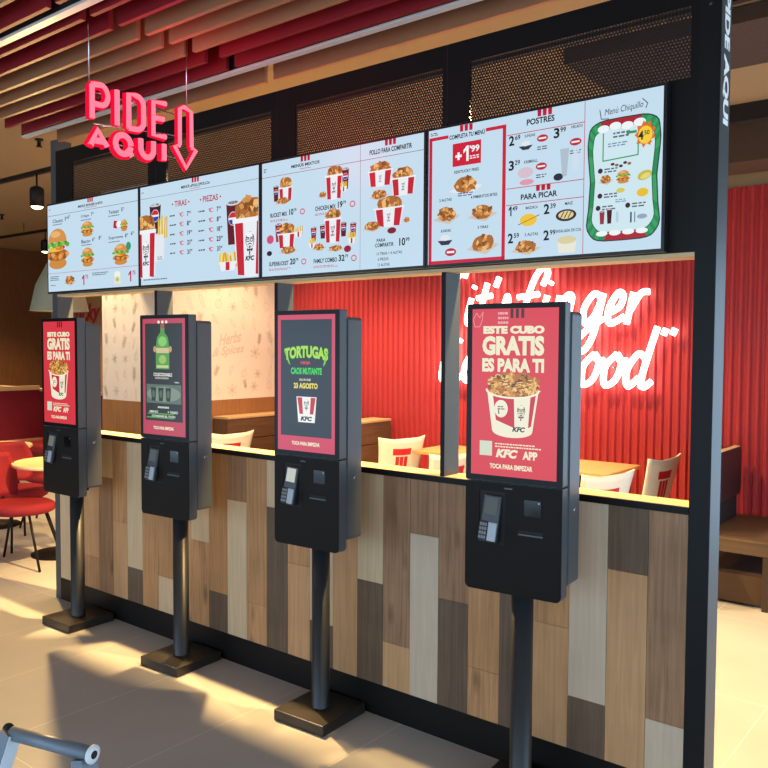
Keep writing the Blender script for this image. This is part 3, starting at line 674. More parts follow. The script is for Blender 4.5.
def kiosk_green(a):
    G = (96, 168, 78); D = (40, 37, 33)
    a.at(0).rect(0, 0, 10, 18.14, (188, 62, 84), 'FRONT'); a.at(1).rect(.6, 2.2, 9.4, 17.4, D)
    for k in range(3): a.at(2).ell(3.9+.9*k, 17.6, .3, .25, (244, 226, 206), 10)
    # a plain green bottle with a pale label
    a.at(3).poly([(4.3, 16.9), (5.3, 16.9), (5.3, 16.0), (6.1, 15.2), (6.4, 13.6), (6.4, 10.3), (3.2, 10.3), (3.2, 13.6), (3.5, 15.2), (4.3, 16.0)], (84, 150, 66))
    a.at(4).poly([(4.3, 17.3), (5.3, 17.3), (5.3, 16.6), (4.3, 16.6)], (150, 90, 70)); a.rect(3.3, 12.8, 6.3, 13.6, (206, 190, 140)); a.ell(4.8, 14.6, 1.0, .8, (130, 200, 96), 14); a.rect(3.4, 10.5, 6.2, 10.9, (190, 206, 130)); a.ell(4.8, 11.8, .9, .7, (150, 190, 90), 12)
    a.ell(2.95, 13.4, .35, .5, (196, 150, 110), 10); a.ell(6.65, 13.4, .35, .5, (196, 150, 110), 10)
    a.at(2).text('COLECCIONABLE', 4.8, 9.45, 4.4, .55, (220, 220, 206), .04); a.small(3.0, 8.75, 3.6, 1, .3, (170, 170, 160)); a.small(7.6, 8.2, 1.0, 1, .2, (200, 200, 190))
    a.rect(.9, 4.95, 9.1, 7.9, (92, 108, 94)); a.at(3).ell(5.0, 6.4, 4.0, 1.2, (126, 142, 126), 24)
    for k in range(3):
        u = 2.6+1.75*k; a.at(4).poly([(u-.45, 5.3), (u+.45, 5.3), (u+.65, 7.4), (u-.65, 7.4)], (40, 50, 42)); a.at(5).ell(u, 6.4, .35, .6, (88, 104, 76), 12)
    a.at(2).small(3.6, 4.2, 2.6, 1, .28, (206, 214, 200)); a.text('MENÚ', 2.6, 3.65, 2.0, .4, (206, 220, 200), .04); a.text('+ VASO', 7.1, 3.65, 2.4, .4, (206, 220, 200), .04); a.small(1.2, 3.2, 7.6, 1, .22, G); a.text('CONSIGUE EL TUYO', 4.9, 2.95, 5.6, .3, (220, 226, 212), .04); a.small(.9, 2.6, 8.2, 1, .2, G)
    a.text('TOCA PARA EMPEZAR', 4.9, 1.1, 4.8, .5, CREAMT, .045)
def kiosk_dark(a):
    D = (40, 46, 54)
    a.at(0).rect(0, 0, 10, 18.14, (204, 66, 92), 'FRONT'); a.at(1).rect(.55, 2.0, 9.45, 17.5, D)
    ar = lambda x, y: -1.6*x*x+.3
    wd = 7.6
    a.at(2).text('TORTUGAS', 5.05, 12.95, wd+.25, 1.75, (28, 96, 40), .10, 0, ar)
    a.at(3).text('TORTUGAS', 5.05, 12.95, wd, 1.6, (168, 220, 60), .05, 0, ar)
    a.poly([(1.2, 13.3), (1.7, 13.2), (2.3, 11.4), (1.9, 11.8)], (110, 200, 60)); a.poly([(8.9, 13.2), (8.4, 13.1), (8.0, 11.3), (8.4, 11.7)], (110, 200, 60))
    a.text('NINJA', 5.0, 11.75, 1.7, .5, (206, 70, 80), .05); a.text('CAOS MUTANTE', 5.1, 10.7, 5.4, .9, (66, 206, 84), .05)
    a.text('SOLO EN CINES', 4.9, 9.55, 2.0, .3, (224, 220, 190), .03); a.text('23 AGOSTO', 5.0, 8.75, 4.2, .75, (232, 214, 96), .05)
    a.at(3).poly([(3.7, 3.9), (6.6, 3.9), (6.9, 7.3), (3.4, 7.3)], (238, 240, 234)); a.at(4).poly([(3.95, 5.0), (4.55, 5.0), (4.4, 7.2), (3.55, 7.2)], (196, 36, 52)); a.poly([(5.75, 5.0), (6.35, 5.0), (6.75, 7.2), (5.9, 7.2)], (196, 36, 52))
    a.head(5.15, 6.2, 2.1, INK, (238, 240, 234), False); a.at(5).text('KFC', 5.15, 4.4, 2.0, .6, INK, .06, .2)
    a.at(2).text('TOCA PARA EMPEZAR', 5.0, 1.05, 4.9, .5, CREAMT, .045)
def kiosk(x, y, rz, label, painter, lit_keypad):
    t = thing('order_kiosk', label, 'ordering kiosk', (x, y, 0), rz, 'self order kiosks in front of the partition')
    W = .184
    mb = MB(); mb.use(CASE); mb.prism(rr(-W, W, 1.1805, 1.8103, .006), .003, .0525); mb.use(BEZEL); mb.prism(rr(-W+.001, W-.001, 1.182, 1.8093, .006), 0, .003)
    sh = mb.build('screen_housing', None, t)
    a = Art(DU, -.1622, 1.2027, -.0004); painter(a); a.build('display', t)
    mb = MB(); mb.use(CASE); mb.prism(rr(-W, W, .7855, 1.1775, .022, 6, ('bl', 'br')), .003, .0525); mb.use(FRONT)
    # front plate with the terminal recess cut out
    o = rr(-W+.001, W-.001, .7865, 1.1765, .021, 6, ('bl', 'br'))
    R = (-.127, -.027, .958, 1.146)
    mb.box(-W+.001, R[0], 0, .004, .81, 1.1765); mb.box(R[1], W-.001, 0, .004, .81, 1.1765); mb.box(R[0], R[1], 0, .004, .81, R[2]); mb.box(R[0], R[1], 0, .004, R[3], 1.1765)
    mb.prism(rr(-W+.001, W-.001, .7865, .81, .021, 6, ('bl', 'br')), 0, .004)
    mb.build('lower_cabinet', None, t)
    mb = MB(); mb.prism(rr(-.187, .1891, .8328, 1.78, .014, 4), .0540, .1466); mb.use(CASE)
    rh = mb.build('rear_housing', CASE, t)
    mb = MB(); mb.lathe([(.009, 0), (.009, .003), (.006, .004)], 16); l = mb.build('lock', STEEL, rh, (.189, .10, 1.095)); l.rotation_euler = (0, PI/2, 0)
    mb = MB(); mb.box(R[0], R[1], .0025, .0034, R[2], R[3]); mb.build('terminal_recess', DARK, t)
    # card terminal, tilted out of the recess
    ct = MB(); ct.use(mat('terminal_body', (44, 44, 47), .35)); ct.box(-.036, .036, -.012, .012, -.085, .085, .006); e = ct.build('card_terminal', None, t, (-.078, -.006, 1.05)); e.rotation_euler = (-.16, .06, 0)
    mb = MB(); mb.box(-.024, .026, -.0135, -.0122, .015, .074); mb.build('terminal_screen', glow('terminal_lcd_%g' % lit_keypad, (int(206*lit_keypad), int(210*lit_keypad), int(196*lit_keypad)), .8), e)
    mb = MB(); mb.use(mat('key_black', (20, 20, 21), .4)); mb.box(-.034, -.002, -.017, -.0122, -.078, -.012, .002)
    mb.use(mat('key_grey', (120, 120, 120), .4))
    for i in range(3):
        for j in range(4): mb.box(-.031+.0098*i, -.0235+.0098*i, -.019, -.0168, -.073+.0152*j, -.0635+.0152*j)
    mb.build('keypad', None, e)
    mb = MB(); mb.box(.001, .034, -.02, -.0122, -.078, -.012, .003); mb.build('privacy_flap', mat('terminal_grey', (168, 176, 184), .4), e)
    mb = MB(); mb.use(mat('scanner_glass', (14, 14, 16), .1)); mb.box(.046, .108, -.0008, .0002, 1.072, 1.128); mb.use(mat('scanner_led', (230, 230, 230), .3)); mb.box(.098, .102, -.0016, -.0006, 1.118, 1.122); mb.build('scanner_window', None, t)
    mb = MB(); mb.use(DARK); mb.box(.026, .116, -.001, .0004, 1.008, 1.020); mb.use(CASE); mb.box(.026, .116, -.004, .0002, 1.003, 1.008); mb.build('receipt_slot', None, t)
    mb = MB(); mb.box(-.03, .0, -.0012, .0002, 1.158, 1.163); mb.build('speaker_slot', CASE, t)
    mb = MB(); mb.box(-.07, .07, .06, .14, .80, .8335); mb.build('cable_box', BLACK, t)
    mb = MB(); mb.lathe([(.041, .0473), (.041, .055), (.040, .056), (.040, .80)], 36, (-.002, .105, 0)); mb.build('pole', mat('pole_black', (38, 40, 44), .36, 0, .55), t)
    mb = MB(); mb.box(-.152, .1325, -.0393, .258, 0, .0473, .004, 2); mb.build('base_plate', mat('base_black', (40, 36, 33), .38, 0, .5), t)
    return t
kiosk(.5413, -.2428, .0234, 'black kiosk with a red bucket poster, farthest from the right post', lambda a: kiosk_poster(a), .6)
kiosk(1.5232, -.2403, .0509, 'black kiosk whose dark screen shows a green bottle and cups', kiosk_green, .35)
kiosk(2.5106, -.2367, .0465, 'black kiosk whose screen shows green film title lettering', kiosk_dark, 1.0)
kiosk(3.5372, -.2642, .085, 'nearest black kiosk, red ESTE CUBO GRATIS screen beside the right post', lambda a: kiosk_poster(a, True), .3)

# ------------------------------------------------------------------ hanging neon sign (plane across the queue, reads from the right)
NX = 1.975
NK = (4.9505-NX)/(4.9505-1.53)     # the sign is drawn at full size and scaled to hang in the gap between the slats
def nmap(y, z): return (0, -2.7588+(y+2.7588)*NK+.72, 1.6556+(z-1.6556)*NK-2.42)
neon = thing('neon_order_sign', 'pink neon PIDE AQUI sign with down arrow hung from the ceiling slats', 'neon sign', (NX, -.72, 2.42))
PINKN = glow('neon_pink', (255, 120, 142), 1.35, 'AUTO', False)
REDN = glow('neon_red_halo', (206, 8, 44), 1.5, 'AUTO', False)  # halo of the pink tubes, painted as wider red glowing strokes behind
def nstroke(mb, pts, r=.0135, closed=False):
    r *= NK
    P = [nmap(y, z) for y, z in pts]
    if closed: P = P+[P[0], P[1]]
    mb.use(PINKN); mb.tube(P, r, 10)
    mb.use(REDN); mb.tube([(p[0]-.013, p[1], p[2]) for p in P], r*1.6, 10)
def word(name, strokes, r):
    mb = MB()
    for st in strokes: nstroke(mb, *st[:1], r, *(st[1:] or ()))
    return mb.build(name, None, neon)
def arc(cy, cz, ry, rz, a0, a1, n=14): return [(cy+ry*math.cos(math.radians(a0+(a1-a0)*k/n)), cz+rz*math.sin(math.radians(a0+(a1-a0)*k/n))) for k in range(n+1)]
word('pide_letters', [([(-.630, 2.697), (-.629, 2.850)],), ([(-.629, 2.851), (-.59, 2.856)]+arc(-.584, 2.811, .036, .046, 90, -90)+[(-.625, 2.765)],),
     ([(-.499, 2.855), (-.499, 2.692)],), ([(-.436, 2.692), (-.435, 2.853), (-.395, 2.854)]+arc(-.392, 2.812, .039, .042, 80, 0, 6)+arc(-.392, 2.737, .039, .042, 0, -85, 6)+[(-.436, 2.693)],),
     ([(-.222, 2.855), (-.297, 2.849), (-.298, 2.688), (-.224, 2.692)],), ([(-.297, 2.773), (-.236, 2.776)],)], .0130)
word('aqui_letters', [([(-.640, 2.574), (-.604, 2.648), (-.555, 2.580)],), ([(-.618, 2.598), (-.575, 2.600)],), (arc(-.469, 2.608, .042, .044, 0, 350, 22),),
     ([(-.452, 2.590), (-.420, 2.562)],), ([(-.372, 2.655), (-.372, 2.612)]+arc(-.3355, 2.612, .0365, .040, 180, 360, 10)+[(-.299, 2.655)],), ([(-.236, 2.655), (-.236, 2.576)],)], .0150)
word('down_arrow', [([(-.138, 2.672), (-.1375, 2.852), (-.112, 2.866), (-.066, 2.850), (-.064, 2.672)],), ([(-.138, 2.668), (-.171, 2.661), (-.100, 2.560), (-.036, 2.661), (-.064, 2.669)],)], .0105)
mb = MB()
for y0, z0, y1, z1 in ((-.60, 2.684, -.14, 2.724), (-.60, 2.83, -.14, 2.828), (-.6, 2.612, -.13, 2.612)): a, b = nmap(y0, z0), nmap(y1, z1); mb.tube([(-.03, *a[1:]), (-.03, *b[1:])], .003, 6)
mb.build('crossbar', STEEL, neon)
for y, z in ((-.643, 2.86), (-.094, 2.87)):
    mb = MB(); a = nmap(y, z); mb.tube([a, (0, a[1], 3.1-2.42)], .0022, 6); mb.build('hanging_wire', STEEL, neon)

# ------------------------------------------------------------------ script neon on the red wall
script = thing('neon_wall_sign', 'glowing white script neon reading it’s finger lickin’ good on the red corrugated wall', 'neon sign', (1.7, 3.57, 1.85))
WARMN = glow('neon_warm_white', (255, 232, 214), 7.0, 'AUTO', False)
U_ = .272
GL = {'i': (.5, [[(.12, 1), (.08, .3), (.2, .02), (.48, .2)], [(.14, 1.38), (.18, 1.46)]]),
      't': (.55, [[(.2, 1.55), (.12, .3), (.26, .0), (.55, .2)], [(-.12, 1.0), (.5, 1.08)]]),
      's': (.62, [[(.0, .2), (.3, .7), (.38, 1.05), (.5, .62), (.4, .1), (.12, 0), (.0, .14)]]),
      "'": (.25, [[(.12, 1.75), (.04, 1.4)]]),
      'f': (.78, [[(.70, 1.35), (.80, 1.75), (.60, 1.95), (.38, 1.7), (.24, 1.1), (.14, .2), (.06, -.6)], [(-.16, .98), (.62, 1.06)]]),
      'n': (.9, [[(.05, .98), (.05, 0)], [(.06, .35), (.3, .95), (.5, .92), (.52, .35), (.62, .02), (.88, .2)]]),
      'g': (.8, [[(.58, .85), (.3, 1), (.06, .5), (.22, .03), (.5, .35), (.62, 1)], [(.62, 1), (.58, -.3), (.36, -.85), (.06, -.72), (.2, -.3), (.8, .2)]]),
      'e': (.66, [[(.05, .35), (.4, .55), (.45, .9), (.26, 1.0), (.06, .5), (.2, .03), (.64, .25)]]),
      'r': (.62, [[(.06, 1.0), (.06, 0)], [(.07, .4), (.3, .95), (.56, 1.0)]]),
      'l': (.45, [[(.1, .3), (.4, 1.3), (.3, 1.85), (.12, 1.3), (.08, .3), (.2, .02), (.45, .2)]]),
      'c': (.6, [[(.5, .85), (.28, 1), (.05, .5), (.2, .03), (.6, .25)]]),
      'k': (.8, [[(.12, 1.85), (.06, 0)], [(.56, .95), (.12, .5), (.5, .05), (.8, .2)]]),
      'o': (.72, [[(.36, 1), (.08, .6), (.18, .05), (.48, .2), (.56, .7), (.36, 1), (.5, .8), (.72, .8)]]),
      'd': (.85, [[(.55, .85), (.3, 1), (.06, .5), (.2, .03), (.48, .3)], [(.68, 1.8), (.56, .3), (.68, .02), (.88, .2)]]),
      '"': (.4, [[(.10, 1.74), (.06, 1.56)], [(.36, 1.74), (.32, 1.56)]]), ' ': (.3, [])}
def script_word(name, s, x, z, u=U_, sp=1.):
    mb = MB(); mb.use(WARMN)
    for ch in s:
        adv, strokes = GL[ch]
        for st in strokes:
            mb.tube([(x+u*(a+.22*b)-1.7, -.062, z+u*b-1.85) for a, b in st], .025, 12, True, 8)
        x += adv*u*sp
    mb.build(name, None, script)
script_word('script_lettering', '"', .70, 1.86); script_word('script_lettering', "it's", .88, 1.86, .235)
script_word('script_lettering', 'finger', 1.42, 1.845, .25, 1.07); script_word('script_lettering', "lickin'", .60, 1.345, .262); script_word('script_lettering', 'good"', 1.78, 1.345, .265)
for x in (.9, 1.3, 1.8, 2.3):
    for z in (1.5, 2.0):
        mb = MB(); mb.tube([(x-1.7, -.062, z-1.85), (x-1.7, -.004, z-1.85)], .005, 6); mb.build('standoff', STEEL, script)

# ------------------------------------------------------------------ ceiling slats over the queue
ORD = ['first', 'second', 'third', 'fourth', 'fifth', 'sixth', 'seventh', 'eighth', 'ninth', 'tenth']
rows = [(-.178, 'r'), (-.303, 'r'), (-.42, 'b'), (-.545, 'b'), (-.665, 'b'), (-.795, 'r'), (-.92, 'r'), (-1.066, 'r'), (-1.19, 'b')]
cnt = {}
for half, xa, xb, dx in (('left', .05, 1.943, 0), ('right', 2.003, 3.95, 0)):
    for k, (y, c) in enumerate(rows):
        if half == 'right' and k == 8: continue
        col = 'red' if c == 'r' else 'beige'
        n = cnt.setdefault((half, col), 0); cnt[(half, col)] += 1
        t = MB(); x0 = xa+(.04 if k == 1 else 0)
        t.box(x0, xb, y-.011, y+.011, 2.95, 3.098, .0015, 1)
        o = t.build('ceiling_slat', SLAT_RED if c == 'r' else SLAT_BEIGE)
        tag(o, f'{col} ceiling slat {half} of the gap, {ORD[n]} {col} one counted from the menu screens', 'ceiling slat', 'ceiling slats over the queue')
for half, xa, xb in (('left', .02, 1.943), ('right', 2.003, 4.0)):
    t = MB(); t.box(xa, xb, .058, .08, 2.952, 3.098, .0015, 1); o = t.build('ceiling_slat', SLAT_BEIGE)
    tag(o, f'beige ceiling slat {half} of the gap, directly above the black partition header', 'ceiling slat', 'ceiling slats over the queue')
for y, lab in ((-.12, 'long white rail under the ceiling slats, nearest the menu screens'), (-.994, 'long white rail under the ceiling slats, farther from the menu screens')):
    t = MB(); t.use(RAILW); t.box(-.05, 4.0, y-.0175, y+.0175, 2.95, 2.962); t.use(DARK); t.box(-.05, 4.0, y-.0175, y+.0175, 2.962, 3.098)
    tag(t.build('ceiling_rail', None), lab, 'ceiling rail', 'white rails among the slats')
t = MB(); t.box(.0, 4.0, -1.6, -.10, 3.1, 3.195)
tag(t.build('slat_backing_board', mat('backing_dark_red', (70, 14, 20), .8)), 'dark red board on the ceiling behind the slats', 'ceiling board')

# ------------------------------------------------------------------ track lights
def track(y, z, xa, xb, label):
    t = thing('light_track', label, 'light track', ((xa+xb)/2, y, z))
    h = (xb-xa)/2
    mb = MB(); mb.box(-h, h, -.017, .017, -.03, 0); mb.build('rail', BLACK, t)
    for x in (-h+.25, 0, h-.25):
        mb = MB(); mb.tube([(x, 0, 0), (x, 0, 3.2-z)], .004, 6); mb.build('hanger_rod', BLACK, t)
track(.37, 2.93, -2.6, 4.3, 'black light track running behind the partition header')
track(2.55, 3.08, -7.5, -2.8, 'black light track above the far red booths')
LAMP = glow('lamp_disc', (255, 226, 170), 9, 'NONE', False)
def spot_fixture(x, y, z, ztrack, label):
    t = thing('track_spotlight', label, 'spotlight', (x, y, z), 0, 'spotlights on the light tracks')
    mb = MB(); mb.tube([(0, 0, .14), (0, 0, ztrack-z-.03)], .007, 8); mb.build('stem', BLACK, t)
    mb = MB(); mb.lathe([(.018, .15), (.046, .135), (.05, .12), (.05, 0), (.044, 0), (.044, .02)], 28, cap=False); mb.build('can', BLACK, t)
    mb = MB(); mb.sphere((0, 0, .006), .043, (1, 1, .55), 20, 10); mb.build('bulb', LAMP, t)
spot_fixture(-.77, .35, 2.66, 2.93, 'lit spotlight left of the menu screens, hanging from the nearer track')
spot_fixture(-4.6, 2.53, 2.80, 3.08, 'smaller lit spotlight farther away, below the upper left ceiling')
for x, y, lab in ((-.95, .47, 'dark ceiling sprinkler above the nearer lit spotlight'), (-4.69, 2.04, 'dark ceiling sprinkler at the left picture edge, farther away')):
    t = thing('ceiling_sprinkler', lab, 'sprinkler', (x, y, 3.2))
    mb = MB(); mb.lathe([(.03, 0), (.03, -.012), (.014, -.014), (.014, -.05), (.02, -.055)], 14); mb.build('body', BLACK, t)
    mb = MB(); mb.lathe([(.022, -.056), (.022, -.06)], 14); mb.build('deflector', BLACK, t)

# dark bulkhead and perforated raft under the ceiling on the right
t = MB(); t.box(2.2, 6.5, 2.95, 3.35, 2.885, 3.2); tag(t.build('ceiling_bulkhead', mat('bulkhead_brown', (74, 56, 44), .8)), 'dark brown bulkhead under the ceiling right of the tall post', 'bulkhead')
t = MB(); t.box(3.0, 6.5, 1.16, 1.78, 3.12, 3.19); tag(t.build('ceiling_raft', mat('raft_brown', (58, 42, 34), .8, bump=.6, bscale=90)), 'dark textured ceiling raft at the upper right corner', 'ceiling panel')
t = MB(); t.box(3.0, 3.62, 2.72, 2.80, 3.09, 3.2); tag(t.build('ceiling_light_bar', DARK), 'short black bar fixed to the ceiling in front of the bulkhead', 'ceiling bar')

# ------------------------------------------------------------------ furniture behind the partition
def shell_chair(loc, rz, label, logo=True):
    """white one-piece chair: flared back with printed stripes, seat, four legs; front is +X"""
    t = thing('white_chair', label, 'chair', loc, rz, 'white shell chairs in the dining area')
    mb = MB(); n = 14; m = 10
    def S(i, j, off=0.):
        u = -1+2*i/n; v = j/m                       # v: 0 seat level .. 1 top
        half = .195+.035*v**2
        z = .44+.41*v + .028*v*(u*u) - (0.)
        x = -.19-.075*v+.035*u*u*(1-.5*v) - off
        return (x, u*half, z)
    F = [[S(i, j) for i in range(n+1)] for j in range(m+1)]; B = [[S(i, j, .014) for i in range(n+1)] for j in range(m+1)]
    ring = lambda j: F[j]+B[j][::-1]
    mb.loft([ring(j) for j in range(m+1)]); back = mb.build('backrest', WHITEPL, t)
    if logo:
        mb = MB(); mb.use(REDLOGO)
        def q(u0, v0, u1, v1, k=.0):
            for a in range(4):
                for b in range(4):
                    ua, ub = u0+(u1-u0)*a/4, u0+(u1-u0)*(a+1)/4; va, vb = v0+(v1-v0)*b/4, v0+(v1-v0)*(b+1)/4
                    mb.face([(lambda p: (p[0]-.0155, p[1], p[2]))(S((1+uu*(1+k*vv))*n/2, vv*m)) for uu, vv in ((ua, va), (ub, va), (ub, vb), (ua, vb))])
        q(-.42, .66, .42, .80)
        for c in (-.2, 0, .2): q(c-.085, .2, c+.085, .63)
        mb.build('printed_stripes', None, t, recalc=False)
    mb = MB(); mb.prism([(x, y) for x, y in rr(-.21, .22, -.205, .205, .06)], .43, .448, 'XY'); mb.build('seat', WHITEPL, t)
    for sx in (-1, 1):
        for sy in (-1, 1):
            mb = MB(); mb.tube([(sx*.15, sy*.15, .43), (sx*.21, sy*.19, 0)], .011, 8); mb.build('leg', STEEL, t)
    return t
c0 = shell_chair((2.64, 2.20, 0), PI-.35, 'white chair with red stripes, low behind the ledge beside the nearest kiosk')
dup(c0, (2.63, 3.14, 0), PI-.15, 'white chair with red stripes standing tallest beside the tall right post')
dup(c0, (.43, 2.98, 0), PI-.42, 'white chair with red stripes seen through the middle opening beside the wooden booth')
dup(c0, (1.36, 2.36, 0), PI-.3, 'white chair cut by the thin grey post right of the middle opening')
dup(c0, (-1.0, 2.22, 0), PI-.2, 'cream chair seen between the second and third kiosk')

def table(name, x, y, wx, wy, label, z=.75, top=None):
    t = thing(name, label, 'table', (x, y, 0), 0)
    mb = MB(); mb.use(top or wood('table_oak', (214, 160, 104), .12, axis='Y')); mb.box(-wx/2, wx/2, -wy/2, wy/2, z-.028, z, .003, 1); mb.build('tabletop', None, t)
    mb = MB(); mb.lathe([(.035, .02), (.035, z-.03)], 16); mb.build('pedestal', BLACK, t)
    mb = MB(); mb.box(-.22, .22, -.22, .22, 0, .02, .005, 1); mb.build('foot', BLACK, t)
    return t
table('dining_table', 2.26, 3.09, .66, .62, 'light oak table against the red wall beside the tall striped chair')
table('dining_table', .98, 3.25, .58, .56, 'light oak table by the red wall seen through the middle opening')
table('dining_table', -.46, 3.05, .46, .6, 'oak table left of the dark screened kiosk')

def booth(x, y0, y1, label, face=1, th=.22, zt=.95):
    """high wooden booth: slatted back with pale cap, seat on one side"""
    t = thing('booth_bench', label, 'booth', (x, (y0+y1)/2, 0)); h = (y1-y0)/2
    mb = MB(); mb.use(BOOTHWOOD)
    for z0, z1 in ((.0, .50), (.506, .715), (.722, zt-.022)): mb.box(-th/2, th/2, -h, h, z0, z1, .004, 1)
    mb.build('backrest', None, t)
    mb = MB(); mb.box(-th/2-.006, th/2+.006, -h, h+.0, zt-.022, zt, .003, 1); mb.build('cap', BOOTHTOP, t)
    if not face: return t
    mb = MB(); a, b = (th/2, th/2+.42) if face > 0 else (-th/2-.42, -th/2); mb.box(a, b, -h, h, .38, .45, .012); mb.build('seat', BOOTHWOOD, t)
    mb = MB(); mb.box(min(a, b)+.03, max(a, b)-.05, -h+.02, h-.02, 0, .38); mb.build('base', DARK, t)
booth(-.10, 2.25, 3.55, 'wooden booth divider with pale cap against the red wall, left of the striped chair', 0)
booth(-1.37, 2.56, 3.55, 'dark wooden booth with pale cap along the cream wall', 1)

# dark bench seen right of the tall post
t = thing('wall_bench', 'brown bench with dark padded back right of the tall post', 'bench', (3.42, 3.12, 0))
mb = MB(); mb.use(wood('bench_brown', (84, 68, 56), .15, axis='X')); mb.box(-.27, .27, -.43, .43, .345, .44, .008); mb.build('seat', None, t)
mb = MB(); mb.use(mat('bench_leather', (32, 24, 22), .45)); mb.prism(rr(-.40, .40, .60, .945, .05, 5), -.20, -.125, 'YZ'); mb.build('backrest', None, t)
mb = MB(); mb.box(-.165, -.125, -.39, .36, .945, .951); mb.build('back_cap', BOOTHTOP, t)
mb = MB(); mb.box(-.185, -.14, -.36, .36, .43, .63); mb.build('back_support', DARK, t)
for sx in (-.27, .235):
    for sy in (-.43, .395):
        mb = MB(); mb.box(sx, sx+.035, sy, sy+.035, 0, .345); mb.build('leg', wood('bench_leg', (60, 48, 40), .15), t)
mb = MB(); mb.box(-.23, .235, -.38, .39, .02, .20); mb.build('under_box', mat('under_seat', (66, 46, 34), .8), t)

# ------------------------------------------------------------------ red dining corner at the far left
def round_table(x, y, r, label):
    t = thing('round_table', label, 'table', (x, y, 0), 0, 'round pale tables by the red chairs')
    mb = MB(); mb.use(mat('table_cream', (232, 206, 160), .5)); mb.lathe([(r-.006, .712), (r, .718), (r, .734), (r-.006, .74)], 48); mb.build('tabletop', None, t)
    mb = MB(); mb.lathe([(.03, .02), (.03, .712)], 16); mb.build('pedestal', BLACK, t)
    mb = MB(); mb.lathe([(.22, 0), (.22, .012), (.04, .03)], 32); mb.build('foot', BLACK, t)
    mb = MB()
    for k in range(4): a = k*PI/2+.4; mb.tube([(0, 0, .60), (r*.6*math.cos(a), r*.6*math.sin(a), .705)], .01, 6)
    mb.build('bracket', BLACK, t)
round_table(-1.05, .66, .35, 'round pale table nearest the farthest kiosk')
round_table(-2.46, .82, .33, 'round pale table at the left picture edge')
def red_chair(loc, rz, label):
    t = thing('red_chair', label, 'chair', loc, rz, 'red upholstered chairs at the round tables')
    mb = MB(); mb.loft([[(.24*k*math.cos(a)*(1+.05*math.cos(2*a)), .235*k*math.sin(a), z) for a in [2*PI*i/28 for i in range(28)]] for k, z in ((.86, .40), (.98, .415), (1, .44), (.97, .465), (.85, .48))]); mb.build('seat', REDFAB, t)
    mb = MB(); R = []
    for j in range(9):
        v = j/8; z = .50+.33*v; wd = .235*math.sin(PI*(.18+.64*v))**.5; row = []
        for i in range(13): u = -1+i/6; row.append((-.20-.06*v+.10*u*u, u*wd, z))
        R.append(row+[(p[0]-.035, p[1]*1.02, p[2]) for p in row[::-1]])
    mb.loft(R); mb.build('backrest', REDFAB, t)
    for sx in (-1, 1):
        for sy in (-1, 1):
            mb = MB(); mb.tube([(sx*.12, sy*.13, .41), (sx*.23, sy*.21, 0)], .010, 8); mb.build('leg', BLACK, t)
    mb = MB(); mb.tube([(-.14, -.16, .40), (-.16, -.15, .40), (-.24, -.1, .62)], .008, 6); mb.tube([(-.14, .16, .40), (-.16, .15, .40), (-.24, .1, .62)], .008, 6); mb.build('back_stay', BLACK, t)
    return t
rc = red_chair((-.98, .30, 0), .67, 'red padded chair with black legs, nearest the farthest kiosk')
dup(rc, (-1.60, .60, 0), .1, 'red chair behind the nearest red chair, facing the nearer round table')
dup(rc, (-2.15, 1.22, 0), -2.4, 'red chair with curved back beyond the nearer round table')

# red booth behind
t = thing('red_booth', 'red upholstered booth with pale wooden frame at the far left', 'booth', (-4.7, 2.7, 0))
mb = MB(); mb.box(-1.6, 1.9, .0, .12, .45, 1.06, .02); mb.build('backrest', REDFAB, t)
mb = MB(); mb.box(-1.6, 1.9, -.5, .0, .36, .47, .03); mb.build('seat', REDFAB, t)
mb = MB(); mb.box(-1.6, 1.9, -.45, .1, 0, .36); mb.build('base', mat('booth_base_red', (120, 18, 26), .6), t)
mb = MB(); mb.box(-1.62, 1.92, -.01, .13, 1.06, 1.09); mb.build('top_rail', BOOTHTOP, t)
t = thing('red_partition', 'red panel with pale wooden frame beside the far round table', 'partition', (-4.75, 2.05, 0), 0)
mb = MB(); mb.box(-.02, .02, -.35, .45, .5, 1.10); mb.build('panel', REDFAB, t)
mb = MB(); mb.box(-.03, .03, -.40, -.35, 0, 1.15); mb.box(-.03, .03, -.4, .45, 1.10, 1.15); mb.box(-.03, .03, -.4, .45, .46, .5); mb.build('frame', BOOTHTOP, t)
# pendant lamp
t = thing('pendant_lamp', 'large cone pendant lamp behind the far left post', 'lamp', (-1.60, .99, 1.945))
mb = MB(); mb.use(mat('lamp_shade_grey', (150, 150, 128), .6)); mb.loft([[(r*math.cos(2*PI*i/40), r*math.sin(2*PI*i/40), z) for i in range(40)] for r, z in ((.238, 0), (.19, .22), (.10, .40), (.03, .46))], cap=False)
mb.loft([[(r*math.cos(2*PI*i/40), r*math.sin(2*PI*i/40), z) for i in range(40)] for r, z in ((.234, 0), (.186, .22), (.097, .395))], cap=False); mb.build('lamp_shade', None, t)
mb = MB(); mb.tube([(0, 0, .45), (0, 0, 1.255)], .005, 8); mb.build('cord', BLACK, t)
mb = MB(); mb.sphere((0, 0, .12), .05); mb.build('bulb', glow('pendant_bulb', (255, 214, 150), 4, 'NONE', False), t)
# red script on the back wall
t = thing('wall_lettering', 'red script lettering on the tan wall behind the pendant lamp', 'lettering', (-7.2, 4.49, 2.1))
for s_, x_, z_, w_, h_, m_ in (('Kentucky', -.04, .02, 1.45, .36, mat('red_letters', (196, 44, 34), .6)), ("It's", .25, .42, .4, .2, mat('brown_letters', (110, 62, 34), .7)), ('the', .55, .62, .3, .14, mat('brown_letters', (110, 62, 34), .7))):
    mb = MB(); mb.use(m_)
    vs, fs = glyph_mesh(s_, .035, .3); bv = [mb.bm.verts.new((x_+a*w_, 0, z_+b*h_+a*.06)) for a, b in vs]
    for q in fs:
        try: mb.bm.faces.new([bv[k] for k in q])
        except ValueError: pass
    mb.build('word', None, t, recalc=False)

